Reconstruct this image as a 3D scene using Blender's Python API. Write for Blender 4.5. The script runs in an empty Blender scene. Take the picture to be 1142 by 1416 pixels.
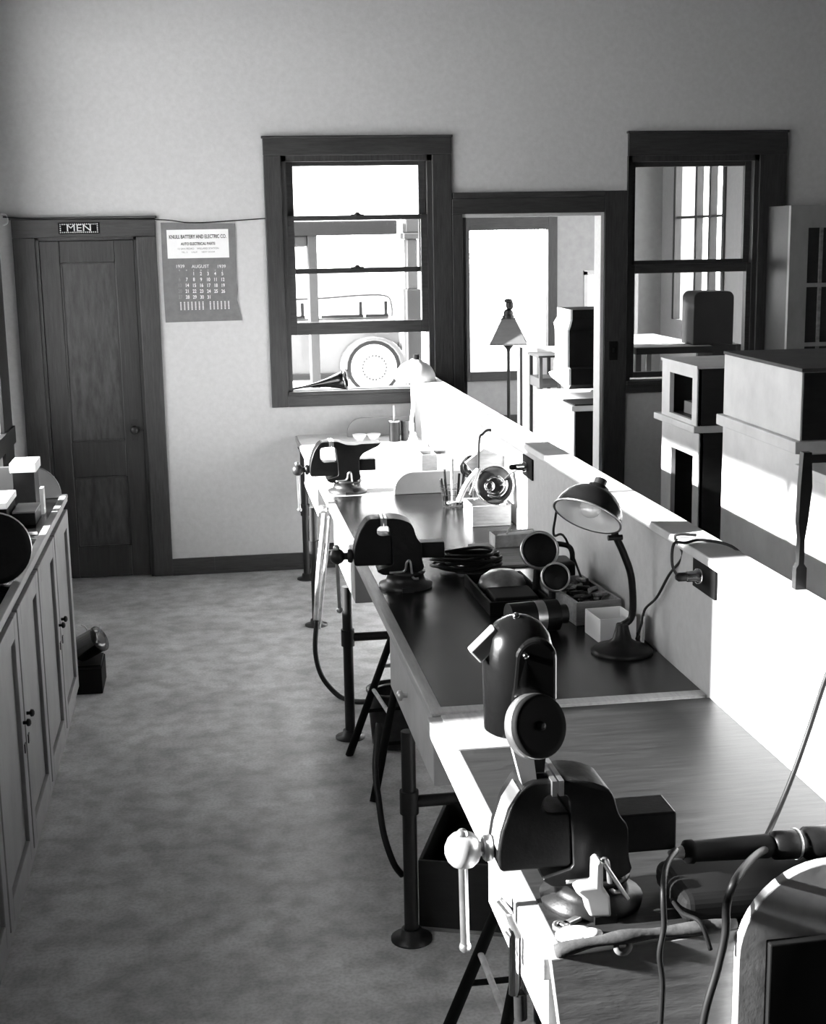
import bpy, bmesh, math, random
from mathutils import Vector, Matrix
random.seed(7)
sc = bpy.context.scene
COL = sc.collection
# ------------------------------------------------------------------ camera
F, YAW, PIT, ROLL, H = 1924.39, .1457339, .1942008, -.01752315, 2.05
def cam_axes():
    cy, sy, cp, sp, cr, sr = math.cos(YAW), math.sin(YAW), math.cos(PIT), math.sin(PIT), math.cos(ROLL), math.sin(ROLL)
    w = Vector((sy*cp, cy*cp, -sp)); r0 = Vector((cy, -sy, 0)); u0 = r0.cross(w)
    return cr*r0 + sr*u0, -sr*r0 + cr*u0, w
RX, UX, WX = cam_axes()
cam = bpy.data.objects.new('camera', bpy.data.cameras.new('camera')); COL.objects.link(cam)
cam.matrix_world = Matrix(((RX.x, UX.x, -WX.x, 0), (RX.y, UX.y, -WX.y, 0), (RX.z, UX.z, -WX.z, H), (0, 0, 0, 1)))
cam.data.sensor_fit = 'HORIZONTAL'; cam.data.sensor_width = 36; cam.data.lens = F/1142*36
cam.data.clip_start = .05; cam.data.clip_end = 300
sc.camera = cam
def at(px, py, Y):      # world point at depth Y behind a pixel of the 1142x1416 photograph
    v = WX*F + RX*(px-571) + UX*(708-py); t = Y/v.y
    return Vector((v.x*t, Y, v.z*t+H))
def atz(px, py, z):
    v = WX*F + RX*(px-571) + UX*(708-py); t = (z-H)/v.z
    return Vector((v.x*t, v.y*t, z))
def atx(px, py, X):
    v = WX*F + RX*(px-571) + UX*(708-py); t = X/v.x
    return Vector((X, v.y*t, v.z*t+H))
# ------------------------------------------------------------------ world, sun, exposure
wd = bpy.data.worlds.new('world'); sc.world = wd; wd.use_nodes = True
wd.node_tree.nodes['Background'].inputs[0].default_value = (.9, .9, .9, 1)
wd.node_tree.nodes['Background'].inputs[1].default_value = 11
sun = bpy.data.objects.new('sun', bpy.data.lights.new('sun', 'SUN')); COL.objects.link(sun)
sun.data.energy = 55; sun.data.angle = math.radians(1.2)
sun.rotation_euler = Vector((1, .032, -.36)).to_track_quat('-Z', 'Y').to_euler()
sun.location = (-4, 3, 4)
sc.view_settings.view_transform = 'Standard'; sc.view_settings.look = 'None'
sc.view_settings.exposure = .25; sc.view_settings.gamma = 1; sc.view_settings.use_curve_mapping = False
sc.cycles.use_denoising = True
sc.cycles.max_bounces = 8; sc.cycles.diffuse_bounces = 5; sc.cycles.glossy_bounces = 4
sc.cycles.transparent_max_bounces = 12; sc.cycles.sample_clamp_indirect = 6; sc.cycles.caustics_reflective = False
def portal(name, loc, rot, sx, sy):
    o = bpy.data.objects.new(name, bpy.data.lights.new(name, 'AREA')); COL.objects.link(o)
    o.data.shape = 'RECTANGLE'; o.data.size = sx; o.data.size_y = sy; o.data.cycles.is_portal = True
    o.location = loc; o.rotation_euler = rot
XL, YB, ZC, XR, YF = -1.17, 8.64, 3.75, 5.2, -2.6     # left wall, back wall, ceiling, right wall, wall behind the camera
LW = [(1.9, 3.24, 1.15, 2.3), (3.4, 5.0, 2.10, 3.1), (5.32, 8.12, 1.0, 3.2)]   # left wall windows (y0, y1, z0, z1); middle one added to light the cupboards
for i, (a, b, c, d) in enumerate(LW):
    portal('portal_left', (XL-.1, (a+b)/2, (c+d)/2), (0, -math.pi/2, 0), d-c, b-a)
portal('portal_window', (.95, YB+.1, 1.84), (-math.pi/2, 0, 0), .85, 1.35)
portal('portal_front', (3.18, 14.85, 1.35), (-math.pi/2, 0, 0), .9, 1.6)
# ------------------------------------------------------------------ materials
def mat(name, c, rough=.6, metal=0., var=.15, scale=8., stretch=(1, 1, 1), bump=0., spec=.5, detail=6, c2=None, coat=0, emit=0):
    m = bpy.data.materials.new(name); m.use_nodes = True; nt = m.node_tree; b = nt.nodes['Principled BSDF']
    b.inputs['Roughness'].default_value = rough; b.inputs['Metallic'].default_value = metal
    b.inputs['Specular IOR Level'].default_value = spec; b.inputs['Coat Weight'].default_value = coat
    tc = nt.nodes.new('ShaderNodeTexCoord'); mp = nt.nodes.new('ShaderNodeMapping'); mp.inputs['Scale'].default_value = stretch
    nz = nt.nodes.new('ShaderNodeTexNoise'); nz.inputs['Scale'].default_value = scale; nz.inputs['Detail'].default_value = detail
    nz.inputs['Roughness'].default_value = .62
    nt.links.new(tc.outputs['Object'], mp.inputs[0]); nt.links.new(mp.outputs[0], nz.inputs['Vector'])
    rp = nt.nodes.new('ShaderNodeValToRGB'); lo, hi = c*(1-var), min(1, c*(1+var))
    if c2 is not None: lo, hi = c, c2
    rp.color_ramp.elements[0].position = .3; rp.color_ramp.elements[1].position = .7
    rp.color_ramp.elements[0].color = (lo, lo, lo, 1); rp.color_ramp.elements[1].color = (hi, hi, hi, 1)
    nt.links.new(nz.outputs['Fac'], rp.inputs[0]); nt.links.new(rp.outputs[0], b.inputs['Base Color'])
    if bump:
        bp = nt.nodes.new('ShaderNodeBump'); bp.inputs['Strength'].default_value = bump; bp.inputs['Distance'].default_value = .004
        nt.links.new(nz.outputs['Fac'], bp.inputs['Height']); nt.links.new(bp.outputs[0], b.inputs['Normal'])
    if emit:
        b.inputs['Emission Color'].default_value = (1, 1, 1, 1); b.inputs['Emission Strength'].default_value = emit
    return m
M = {}
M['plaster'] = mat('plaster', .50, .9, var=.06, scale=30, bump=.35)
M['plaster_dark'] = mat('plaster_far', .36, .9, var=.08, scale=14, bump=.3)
M['wall_dim'] = mat('low_bounce_wall', .07, .9, var=.1)  # unseen walls darkened to cut bounce light in the room
M['ceiling'] = mat('ceiling_paint', .16, .9, var=.05)
M['trim'] = mat('stained_wood', .03, .45, var=.45, scale=14, stretch=(7, 7, .6), bump=.3)
M['trimh'] = mat('stained_wood_rails', .03, .45, var=.45, scale=14, stretch=(.6, 7, 7), bump=.3)
M['door'] = mat('stained_door_wood', .018, .42, var=.5, scale=10, stretch=(6, 6, .5), bump=.3)
M['panel'] = mat('stained_door_panel', .032, .42, var=.7, scale=9, stretch=(4, 4, .8), bump=.3)
M['lino'] = mat('bench_linoleum', .006, .24, var=.5, scale=25, bump=.08, spec=.4)
M['lino_worn'] = mat('worn_bench_linoleum', .018, .42, var=.5, scale=12, stretch=(.7, 6, 1), bump=.12, spec=.4)
M['edge'] = mat('bench_edge_wood', .32, .5, var=.2, scale=12, stretch=(6, .6, 6), bump=.1)
M['apron'] = mat('bench_apron_paint', .36, .5, var=.12, scale=9)
M['grayboard'] = mat('painted_end_board', .34, .55, var=.1, scale=30, bump=.1)
M['cabpaint'] = mat('cabinet_paint', .22, .45, var=.18, scale=7, stretch=(1, 1, .5), bump=.1)
M['cabgroove'] = mat('cabinet_groove', .03, .6)
M['white'] = mat('white_paint', .72, .55, var=.08, scale=10)
M['white2'] = mat('scuffed_white_paint', .62, .55, var=.12, scale=6, bump=.1)
M['iron'] = mat('black_cast_iron', .005, .42, var=.4, scale=40, bump=.25, spec=.25)
M['ironw'] = mat('worn_cast_iron', .02, .4, metal=.3, var=.5, scale=30, bump=.2)
M['pipe'] = mat('black_pipe', .005, .45, var=.4, scale=30, bump=.15)
M['steel'] = mat('bright_steel', .55, .28, metal=.9, var=.2, scale=20)
M['chrome'] = mat('chrome', .7, .12, metal=1, var=.1, scale=10)
M['enamel'] = mat('black_enamel', .005, .2, var=.2, spec=.5, coat=.25)
M['rubber'] = mat('black_rubber', .006, .5, var=.3, scale=40, spec=.3)
M['cloth'] = mat('braided_cord', .02, .8, var=.4, scale=200)
M['cordlt'] = mat('light_hose', .5, .5, var=.3, scale=30)
M['wood'] = mat('raw_crate_wood', .28, .7, var=.3, scale=10, stretch=(1, 5, 5), bump=.3)
M['wooddk'] = mat('old_dark_wood', .16, .7, var=.4, scale=10, stretch=(1, 5, 5), bump=.3)
M['black'] = mat('black_paint', .004, .75, var=.3, spec=.15)
M['darkwood'] = mat('dark_varnish', .012, .4, var=.4, scale=9, stretch=(1, 5, 5))
M['canvas'] = mat('shaded_canvas', .05, .9, var=.4, scale=60, bump=.3)  # edge roll colour lowered to carry the shade of the vise
M['radio'] = mat('dull_dark_varnish', .008, .7, var=.3, spec=.15)
M['boardlt'] = mat('grey_board_paint', .10, .55, var=.1)
M['topdk'] = mat('dark_top', .05, .7, var=.2)  # top board darker than the white cases
M['wornsteel'] = mat('worn_bare_iron', .3, .38, metal=.85, var=.3, scale=25, bump=.2)
M['apronwood'] = mat('dull_apron_wood', .27, .7, var=.25, scale=10, stretch=(1, 5, 5), bump=.2)
M['grayfar'] = mat('end_board_dimmed', .20, .55, var=.1)  # same paint as the end board, darkened to offset strong light
M['card'] = mat('white_card', .82, .7, var=.05)
M['paper'] = mat('paper', .8, .8, var=.04)
M['ink'] = mat('black_ink', .015, .7)
M['calboard'] = mat('calendar_board', .15, .7, var=.15, scale=20)
M['dial'] = mat('dark_gauge_face', .006, .45, var=.4, scale=60, spec=.2)
M['shade'] = mat('parchment_shade', .05, .7, var=.15, scale=9, stretch=(1, 1, 4))
M['refl'] = mat('white_reflector', .7, .35, var=.05)
M['bulb'] = mat('frosted_bulb', .85, .25, var=.03)
M['mesh'] = mat('grey_wire', .02, .5, metal=.2)
M['junk'] = mat('mixed_metal_parts', .04, .35, metal=.6, var=.5, scale=60, c2=.4)
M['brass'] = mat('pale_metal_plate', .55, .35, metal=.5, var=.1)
M['carbody'] = mat('car_paint', .06, .25, var=.05, spec=.6, coat=.5)
M['carwhite'] = mat('white_wheel_disc', .6, .4, var=.03)
M['stucco'] = mat('porch_stucco', .055, .8, var=.08, scale=12, bump=.2)
M['beam'] = mat('porch_beam', .012, .7, var=.2)
M['ground'] = mat('pale_ground', .5, .9, var=.1, scale=3)
M['leaf'] = mat('tree_leaves', .45, .8, var=.5, scale=3)
M['bark'] = mat('bark', .4, .9, var=.4)
def floor_mat():
    m = mat('worn_concrete', .42, .42, scale=3.2, c2=.74, detail=12, bump=.2)
    nt = m.node_tree; b = nt.nodes['Principled BSDF']; base = b.inputs['Base Color'].links[0].from_socket
    tc = nt.nodes['Texture Coordinate']; n2 = nt.nodes.new('ShaderNodeTexNoise'); n2.inputs['Scale'].default_value = 11; n2.inputs['Detail'].default_value = 8
    n3 = nt.nodes.new('ShaderNodeTexNoise'); n3.inputs['Scale'].default_value = 90; n3.inputs['Detail'].default_value = 3
    nt.links.new(tc.outputs['Object'], n2.inputs['Vector']); nt.links.new(tc.outputs['Object'], n3.inputs['Vector'])
    prev = base
    for n, lo in ((n2, .7), (n3, .8)):
        r = nt.nodes.new('ShaderNodeMapRange'); r.inputs[1].default_value = .36; r.inputs[2].default_value = .58; r.inputs[3].default_value = lo; r.inputs[4].default_value = 1
        nt.links.new(n.outputs['Fac'], r.inputs[0])
        mx = nt.nodes.new('ShaderNodeMix'); mx.data_type = 'RGBA'; mx.blend_type = 'MULTIPLY'; mx.inputs[0].default_value = 1
        nt.links.new(prev, mx.inputs[6]); nt.links.new(r.outputs[0], mx.inputs[7]); prev = mx.outputs[2]
    nt.links.new(prev, b.inputs['Base Color'])
    return m
M['floor'] = floor_mat()
def glass_mat(name, refl=.06, tint=.96):
    m = bpy.data.materials.new(name); m.use_nodes = True; nt = m.node_tree; nt.nodes.remove(nt.nodes['Principled BSDF'])
    out = nt.nodes['Material Output']; mx = nt.nodes.new('ShaderNodeMixShader'); t = nt.nodes.new('ShaderNodeBsdfTransparent'); g = nt.nodes.new('ShaderNodeBsdfGlossy')
    t.inputs[0].default_value = (tint, tint, tint, 1); g.inputs['Roughness'].default_value = .02; mx.inputs[0].default_value = refl
    nt.links.new(t.outputs[0], mx.inputs[1]); nt.links.new(g.outputs[0], mx.inputs[2]); nt.links.new(mx.outputs[0], out.inputs[0])
    return m
M['glass'] = glass_mat('window_glass'); M['dimmed'] = glass_mat('dimmed_window_glass', .06, .8); M['dkglass'] = glass_mat('car_glass', .12, .8)  # near pane tint added to cut the light coming through it
M['jar'] = glass_mat('jar_glass', .18, .7)
# ------------------------------------------------------------------ mesh helpers
class MB:
    def __init__(s): s.v = []; s.f = []; s.sm = []
    def add(s, vs, fs, smooth=False):
        n = len(s.v); s.v += [Vector(p) for p in vs]; s.f += [[i+n for i in f] for f in fs]; s.sm += [smooth]*len(fs); return s
    def box(s, x0, x1, y0, y1, z0, z1):
        if x0 > x1: x0, x1 = x1, x0
        if y0 > y1: y0, y1 = y1, y0
        if z0 > z1: z0, z1 = z1, z0
        return s.add([(x, y, z) for z in (z0, z1) for y in (y0, y1) for x in (x0, x1)],
                     [(0, 2, 3, 1), (4, 5, 7, 6), (0, 1, 5, 4), (2, 6, 7, 3), (0, 4, 6, 2), (1, 3, 7, 5)])
    def obox(s, c, ax, ay, az, hx, hy, hz):   # oriented box
        c = Vector(c); ax, ay, az = Vector(ax).normalized(), Vector(ay).normalized(), Vector(az).normalized()
        return s.add([c+ax*hx*i+ay*hy*j+az*hz*k for k in (-1, 1) for j in (-1, 1) for i in (-1, 1)],
                     [(0, 2, 3, 1), (4, 5, 7, 6), (0, 1, 5, 4), (2, 6, 7, 3), (0, 4, 6, 2), (1, 3, 7, 5)])
    def prism(s, pts, axis, a0, a1):          # pts (u,v): axis 'y' -> (x,z); 'x' -> (y,z); 'z' -> (x,y)
        def P(u, v, a): return {'y': (u, a, v), 'x': (a, u, v), 'z': (u, v, a)}[axis]
        n = len(pts)
        vs = [P(u, v, a0) for u, v in pts] + [P(u, v, a1) for u, v in pts]
        return s.add(vs, [list(range(n)), list(range(2*n-1, n-1, -1))] + [[i, i+n, (i+1) % n+n, (i+1) % n] for i in range(n)])
    def lathe(s, prof, o=(0, 0, 0), axis=(0, 0, 1), n=24, cap=True, sm=True):   # prof: (r, h)
        o = Vector(o); a = Vector(axis).normalized(); t = Vector((1, 0, 0)) if abs(a.x) < .9 else Vector((0, 1, 0))
        u = a.cross(t).normalized(); w = a.cross(u); base = len(s.v); vs = []; fs = []
        for r, h in prof:
            for k in range(n):
                an = 2*math.pi*k/n; vs.append(o+a*h+(u*math.cos(an)+w*math.sin(an))*max(r, 1e-5))
        for i in range(len(prof)-1):
            for k in range(n): fs.append((i*n+k, i*n+(k+1) % n, (i+1)*n+(k+1) % n, (i+1)*n+k))
        s.add(vs, fs, sm)
        if cap:
            s.add([vs[k] for k in range(n)], [list(range(n))[::-1]]); s.add([vs[(len(prof)-1)*n+k] for k in range(n)], [list(range(n))])
        return s
    def cyl(s, p0, p1, r0, r1=None, n=16, cap=True):
        p0, p1 = Vector(p0), Vector(p1); r1 = r0 if r1 is None else r1
        return s.lathe([(r0, 0), (r1, (p1-p0).length)], p0, p1-p0, n, cap)
    def ball(s, c, r, n=16, sc_=(1, 1, 1)):
        c = Vector(c); m = n//2; vs = []; fs = []
        for i in range(m+1):
            th = math.pi*i/m
            for k in range(n):
                ph = 2*math.pi*k/n; vs.append(c+Vector((r*sc_[0]*math.sin(th)*math.cos(ph), r*sc_[1]*math.sin(th)*math.sin(ph), r*sc_[2]*math.cos(th))))
        for i in range(m):
            for k in range(n): fs.append((i*n+k, (i+1)*n+k, (i+1)*n+(k+1) % n, i*n+(k+1) % n))
        return s.add(vs, fs, True)
    def tube(s, pts, r, n=10, closed=False, sub=6):
        pts = [Vector(p) for p in pts]; P = []
        if len(pts) > 2 and sub > 1:
            m = len(pts)
            for i in range(m if closed else m-1):
                p0 = pts[(i-1) % m] if (closed or i) else pts[0]; p1 = pts[i]; p2 = pts[(i+1) % m]; p3 = pts[(i+2) % m] if (closed or i+2 < m) else pts[-1]
                for k in range(sub):
                    t = k/sub; P.append(.5*((2*p1)+(p2-p0)*t+(2*p0-5*p1+4*p2-p3)*t*t+(3*p1-p0-3*p2+p3)*t**3))
            if not closed: P.append(pts[-1])
        else: P = pts
        N = len(P); vs = []; fs = []; up = None
        for i in range(N):
            d = (P[(i+1) % N]-P[i-1]) if (closed or 0 < i < N-1) else (P[1]-P[0] if i == 0 else P[-1]-P[-2])
            d.normalize()
            if up is None: up = d.orthogonal().normalized()
            else:
                up = up-d*up.dot(d); up = up.normalized() if up.length > 1e-6 else d.orthogonal().normalized()
            w = d.cross(up); rr = r(i/(N-1)) if callable(r) else r
            for k in range(n):
                a = 2*math.pi*k/n; vs.append(P[i]+(up*math.cos(a)+w*math.sin(a))*rr)
        for i in range(N if closed else N-1):
            j = (i+1) % N
            for k in range(n): fs.append((i*n+k, i*n+(k+1) % n, j*n+(k+1) % n, j*n+k))
        if not closed: fs += [list(range(n))[::-1], [(N-1)*n+k for k in range(n)]]
        return s.add(vs, fs, True)
    def build(s, name, m, parent=None, loc=None, bevel=0, seg=2, ang=0):
        o0 = Vector((0, 0, 0)); q = parent
        while q is not None: o0 = o0+q.location; q = q.parent
        if loc is not None: o0 = Vector(loc)
        me = bpy.data.meshes.new(name); me.from_pydata([p-o0 for p in s.v], [], s.f)
        me.polygons.foreach_set('use_smooth', [True]*len(s.sm) if ang else s.sm); me.update()
        bm = bmesh.new(); bm.from_mesh(me); bmesh.ops.recalc_face_normals(bm, faces=bm.faces); bm.to_mesh(me); bm.free()
        if ang: me.set_sharp_from_angle(angle=math.radians(ang))
        me.materials.append(m); o = bpy.data.objects.new(name, me); COL.objects.link(o)
        if parent is not None: o.parent = parent
        else: o.location = o0
        if bevel:
            b = o.modifiers.new('bevel', 'BEVEL'); b.width = bevel; b.segments = seg; b.limit_method = 'ANGLE'; b.angle_limit = math.radians(40)
        return o
def tag(o, label, cat, group=None):
    o['label'] = label; o['category'] = cat
    if group: o['group'] = group
    return o
def thing(name, label, cat, loc, group=None):
    o = bpy.data.objects.new(name, None); COL.objects.link(o); o.location = loc; o.empty_display_size = .05
    return tag(o, label, cat, group)
def struct(name, mb=None, m=None, parent=None, bevel=0, loc=(0, 0, 0)):
    if mb is None:
        o = bpy.data.objects.new(name, None); COL.objects.link(o); o.location = loc
    else: o = mb.build(name, m, parent, bevel=bevel)
    o['kind'] = 'structure'; return o
def dup(root, loc, rz=0, label=None):
    r = root.copy(); COL.objects.link(r); r.location = loc; r.rotation_euler = (0, 0, rz)
    if label: r['label'] = label
    for ch in list(root.children):
        c = ch.copy(); COL.objects.link(c); c.parent = r
        for g in list(ch.children):
            d = g.copy(); COL.objects.link(d); d.parent = c
    return r
def text(s, size, m, parent, name, x, y, z, align='CENTER', ext=.0006, wide=1.0, off=0.):
    cu = bpy.data.curves.new('t', 'FONT'); cu.body = s; cu.size = size; cu.align_x = align; cu.align_y = 'CENTER'; cu.extrude = ext; cu.offset = off
    t = bpy.data.objects.new('t', cu); COL.objects.link(t); bpy.context.view_layer.update()
    me = bpy.data.meshes.new_from_object(t.evaluated_get(bpy.context.evaluated_depsgraph_get()))
    bpy.data.objects.remove(t); o0 = Vector((0, 0, 0)); q = parent
    while q is not None: o0 = o0+q.location; q = q.parent
    for v in me.vertices:
        c = v.co.copy(); v.co = Vector((x+c.x*wide, y-c.z, z+c.y))-o0
    me.materials.clear(); me.materials.append(m); o = bpy.data.objects.new(name, me); COL.objects.link(o); o.parent = parent
    return o
def arc(cx, cy, r, a0, a1, n=8): return [(cx+r*math.cos(math.radians(a0+(a1-a0)*i/n)), cy+r*math.sin(math.radians(a0+(a1-a0)*i/n))) for i in range(n+1)]
def wall_y(mb, y0, y1, x0, x1, z0, z1, holes):        # wall slab across y with rectangular holes (x0,x1,z0,z1)
    xs = sorted({x0, x1, *[h[0] for h in holes], *[h[1] for h in holes]}); 
    for a, b in zip(xs, xs[1:]):
        hs = sorted([(h[2], h[3]) for h in holes if h[0] <= a and h[1] >= b]); z = z0
        for c, d in hs:
            if c > z: mb.box(a, b, y0, y1, z, c)
            z = d
        if z < z1: mb.box(a, b, y0, y1, z, z1)
    return mb
def wall_x(mb, x0, x1, y0, y1, z0, z1, holes):
    ys = sorted({y0, y1, *[h[0] for h in holes], *[h[1] for h in holes]})
    for a, b in zip(ys, ys[1:]):
        hs = sorted([(h[2], h[3]) for h in holes if h[0] <= a and h[1] >= b]); z = z0
        for c, d in hs:
            if c > z: mb.box(x0, x1, a, b, z, c)
            z = d
        if z < z1: mb.box(x0, x1, a, b, z, z1)
    return mb
# ------------------------------------------------------------------ room shell
D1 = (-.965, -.375, 0, 2.09)        # washroom door opening
W1 = (.50, 1.42, 1.13, 2.55)        # window opening
DW = (1.605, 2.51, 0, 2.19)         # doorway
W2 = (2.66, 3.52, 1.13, 2.53)
struct('floor', MB().box(XL-.2, XR, YF-.2, YB+.07, -.1, 0), M['floor'])
struct('ceiling', MB().box(XL-.2, XR, YF-.2, YB+.2, ZC, ZC+.1), M['ceiling'])
struct('wall_back', wall_y(MB(), YB, YB+.14, XL, XR, 0, ZC, [D1, W1, DW, W2]), M['plaster'])
struct('wall_left', wall_x(MB(), XL-.2, XL, YF, YB+.14, 0, ZC, LW), M['plaster'])
struct('wall_right', MB().box(XR, XR+.15, YF, YB+.14, 0, ZC), M['wall_dim'])
struct('wall_front', MB().box(XL-.2, XR+.15, YF-.15, YF, 0, ZC), M['wall_dim'])
struct('baseboard_back', MB().box(-.262, .0, YB-.018, YB, 0, .105).box(0, 1.25, YB-.018, YB, 0, .105).box(-.262, 1.25, YB-.026, YB-.018, 0, .02), M['trimh'], bevel=.003)
struct('baseboard_right', MB().box(2.62, XR, YB-.018, YB, 0, .105), M['trimh'])
# left wall windows
for i, (a, b, c, d) in enumerate(LW):
    w = struct('window_%d' % (i+4), loc=(XL, (a+b)/2, c)); fr = MB()
    fr.box(XL, XL+.02, a-.12, a, c-.1, d+.12).box(XL, XL+.02, b, b+(.35 if i == 2 else .12), c-.1, d+.12).box(XL, XL+.02, a-.12, b+.12, d, d+.12).box(XL, XL+.035, a-.12, b+(.35 if i == 2 else .12), c-.1, c)
    fr.build('casing', M['trim'], w)
    sh = MB(); n = max(1, round((b-a)/.9)); zt = d
    for k in range(n+1):
        y = a+(b-a)*k/n; sh.box(XL-.13, XL-.09, y-.022, y+.022, c, d)
    sh.box(XL-.13, XL-.09, a, b, c, c+.03).box(XL-.13, XL-.09, a, b, d-.03, d)
    if d-c > .5: sh.box(XL-.13, XL-.09, a, b, (c+d)/2-.02, (c+d)/2+.02)
    sh.build('sash', M['trim'], w)
    MB().box(XL-.112, XL-.108, a, b, c, d).build('pane', M['dimmed' if i == 0 else 'glass'], w)
struct('added_sun_blocker', MB().box(XL-2.75, XL-.2, 5.12, 9.6, 3.22, 3.3).box(XL-2.6, XL-.2, 3.1, 5.12, 3.22, 3.3), M['stucco'])  # unseen slab added to block high sun at the windows
struct('trim_3', MB().box(XL, XL+.02, 8.12, 8.47, 0, .899), M['trim'])
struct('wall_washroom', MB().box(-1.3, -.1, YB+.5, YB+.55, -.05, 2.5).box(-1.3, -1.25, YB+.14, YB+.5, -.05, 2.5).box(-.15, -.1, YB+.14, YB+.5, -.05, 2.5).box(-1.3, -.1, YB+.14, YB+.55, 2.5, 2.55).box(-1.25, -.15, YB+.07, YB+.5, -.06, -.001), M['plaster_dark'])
# washroom door
d = struct('door_1', loc=(-.67, YB, 0)); x0, x1, z1 = D1[0], D1[1], D1[3]
cs = MB().box(x0-.13, x0, YB-.022, YB, 0, z1).box(x1, x1+.115, YB-.022, YB, 0, z1).build('casing', M['trim'], d, bevel=.004)
MB().box(x0-.13, x1+.115, YB-.024, YB, z1, z1+.105).box(x0-.14, x1+.125, YB-.034, YB, z1+.105, z1+.118).build('head_casing', M['trimh'], d, bevel=.003)
MB().box(x0-.004, x0+.018, YB-.006, YB+.1, 0, z1).box(x1-.018, x1+.004, YB-.006, YB+.1, 0, z1).box(x0, x1, YB-.006, YB+.1, z1-.018, z1).build('jamb', M['door'], d)
lf = MB(); a, b = x0+.019, x1-.019; y0, y1 = YB+.006, YB+.045
lf.box(a, a+.115, y0, y1, .01, z1-.02).box(b-.115, b, y0, y1, .01, z1-.02)
lf.box(a+.115, b-.115, y0, y1, .01, .2).box(a+.115, b-.115, y0, y1, .64, .86).box(a+.115, b-.115, y0, y1, z1-.15, z1-.02)
leaf = lf.build('door_leaf', M['door'], d, bevel=.004)
for zz0, zz1 in ((.2, .64), (.86, z1-.15)):
    MB().box(a+.112, b-.112, y0+.014, y1-.01, zz0, zz1).build('door_panel', M['panel'], leaf)
    MB().box(a+.115, a+.125, y0+.005, y0+.014, zz0, zz1).box(b-.125, b-.115, y0+.005, y0+.014, zz0, zz1).box(a+.115, b-.115, y0+.005, y0+.014, zz0, zz0+.01).box(a+.115, b-.115, y0+.005, y0+.014, zz1-.01, zz1).build('panel_moulding', M['door'], leaf)
kn = MB().lathe([(.022, 0), (.022, .004), (.008, .008), (.008, .03), (.022, .036), (.026, .048), (.02, .058), (.005, .06)], (b-.055, y0, .93), (0, -1, 0), 16); kn.box(b-.075, b-.035, y0-.003, y0, .86, .99)
kn.build('door_knob', M['ironw'], leaf)
# MEN sign
sg = thing('restroom_sign', 'small black sign reading MEN in white studded letters above the washroom door', 'sign', (-.705, YB-.024, 2.11))
A, B = at(80, 308, YB-.03), at(138, 323, YB-.03)
MB().box(A.x, B.x, YB-.030, YB-.0245, B.z, A.z).build('sign_board', M['black'], sg)
bd = MB(); xa, xb, za, zb = A.x+.012, B.x-.012, B.z+.01, A.z-.01
for k in range(19):
    x = xa+(xb-xa)*k/18; bd.ball((x, YB-.031, za), .0042, 8).ball((x, YB-.031, zb), .0042, 8)
for k in range(4):
    z = za+(zb-za)*k/4; bd.ball((xa, YB-.031, z), .0042, 8).ball((xb, YB-.031, z), .0042, 8)
bd.build('stud_border', M['white'], sg)
text('MEN', .056, M['white'], sg, 'lettering', (A.x+B.x)/2, YB-.031, (A.z+B.z)/2, wide=1.3, off=0)
# calendar
cl = thing('wall_calendar', 'grey cardboard wall calendar for August 1939 with a white battery company label', 'calendar', (0, YB-.004, 1.87))
P = [at(*p, YB-.006) for p in ((222, 308), (325, 309), (326, 345), (327, 385), (329, 400), (328, 414), (332, 430), (335, 443), (229, 446), (226, 400))]
MB().prism([(p.x, p.z) for p in P], 'y', YB-.007, YB-.003).build('backing_board', M['calboard'], cl)
a, b = at(230, 318, YB-.008), at(317, 356, YB-.008)
lb = MB().box(a.x, b.x, YB-.0085, YB-.007, b.z, a.z).build('label', M['paper'], cl)
cx = (a.x+b.x)/2; zt = a.z
text('KNULL BATTERY AND ELECTRIC CO.', .031, M['ink'], lb, 'lettering', cx, YB-.009, zt-.043, wide=.66, off=.0006)
text('AUTO ELECTRICAL PARTS', .023, M['ink'], lb, 'lettering', cx, YB-.009, zt-.085, wide=.76, off=.0004)
text('12 SAN PEDRO    WILLARD STATION', .015, M['calboard'], lb, 'lettering', cx, YB-.009, zt-.113, wide=1.0)
text('TEL. 5      CALIF.      NEXT DOOR', .013, M['calboard'], lb, 'lettering', cx, YB-.009, zt-.134, wide=1.05)
for t_, px_ in (('1939', 249), ('AUGUST', 277), ('1939', 306)): text(t_, .027, M['paper'], cl, 'lettering', at(px_, 368.5, YB).x, YB-.0078, at(px_, 368.5, YB).z)
rows = [['', '', '1', '2', '3', '4', '5'], ['6', '7', '8', '9', '10', '11', '12'], ['13', '14', '15', '16', '17', '18', '19'], ['20', '21', '22', '23', '24', '25', '26'], ['27', '28', '29', '30', '31', '', '']]
for j, rw in enumerate(rows):
    for i, s_ in enumerate(rw):
        if s_:
            p = at(248+i*9.9+j*.4, 378.5+j*8.1, YB)
            text(s_, .029, M['paper'] if i else M['cabpaint'], cl, 'date', p.x, YB-.0078, p.z, wide=.8, off=.0005)
for i, s_ in enumerate(['S', 'M', 'T', 'W', 'T', 'F', 'S']):
    p = at(248+i*9.9, 373.8, YB); text(s_, .01, M['paper'], cl, 'weekday', p.x, YB-.0078, p.z)
a, b = at(242, 416, YB), at(318, 431, YB)
pad = MB().box(a.x, b.x, YB-.011, YB-.007, b.z, a.z).build('month_pad', M['calboard'], cl)
st = MB()
for i in range(14):
    x = a.x+.03+(b.x-a.x-.04)*i/13
    if i == 7: continue
    for k in range(6): st.box(x, x+.008, YB-.0115, YB-.011, a.z-.008-k*.0085, a.z-.013-k*.0085)
st.build('small_months', M['paper'], pad)['kind'] = 'stuff'
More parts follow.
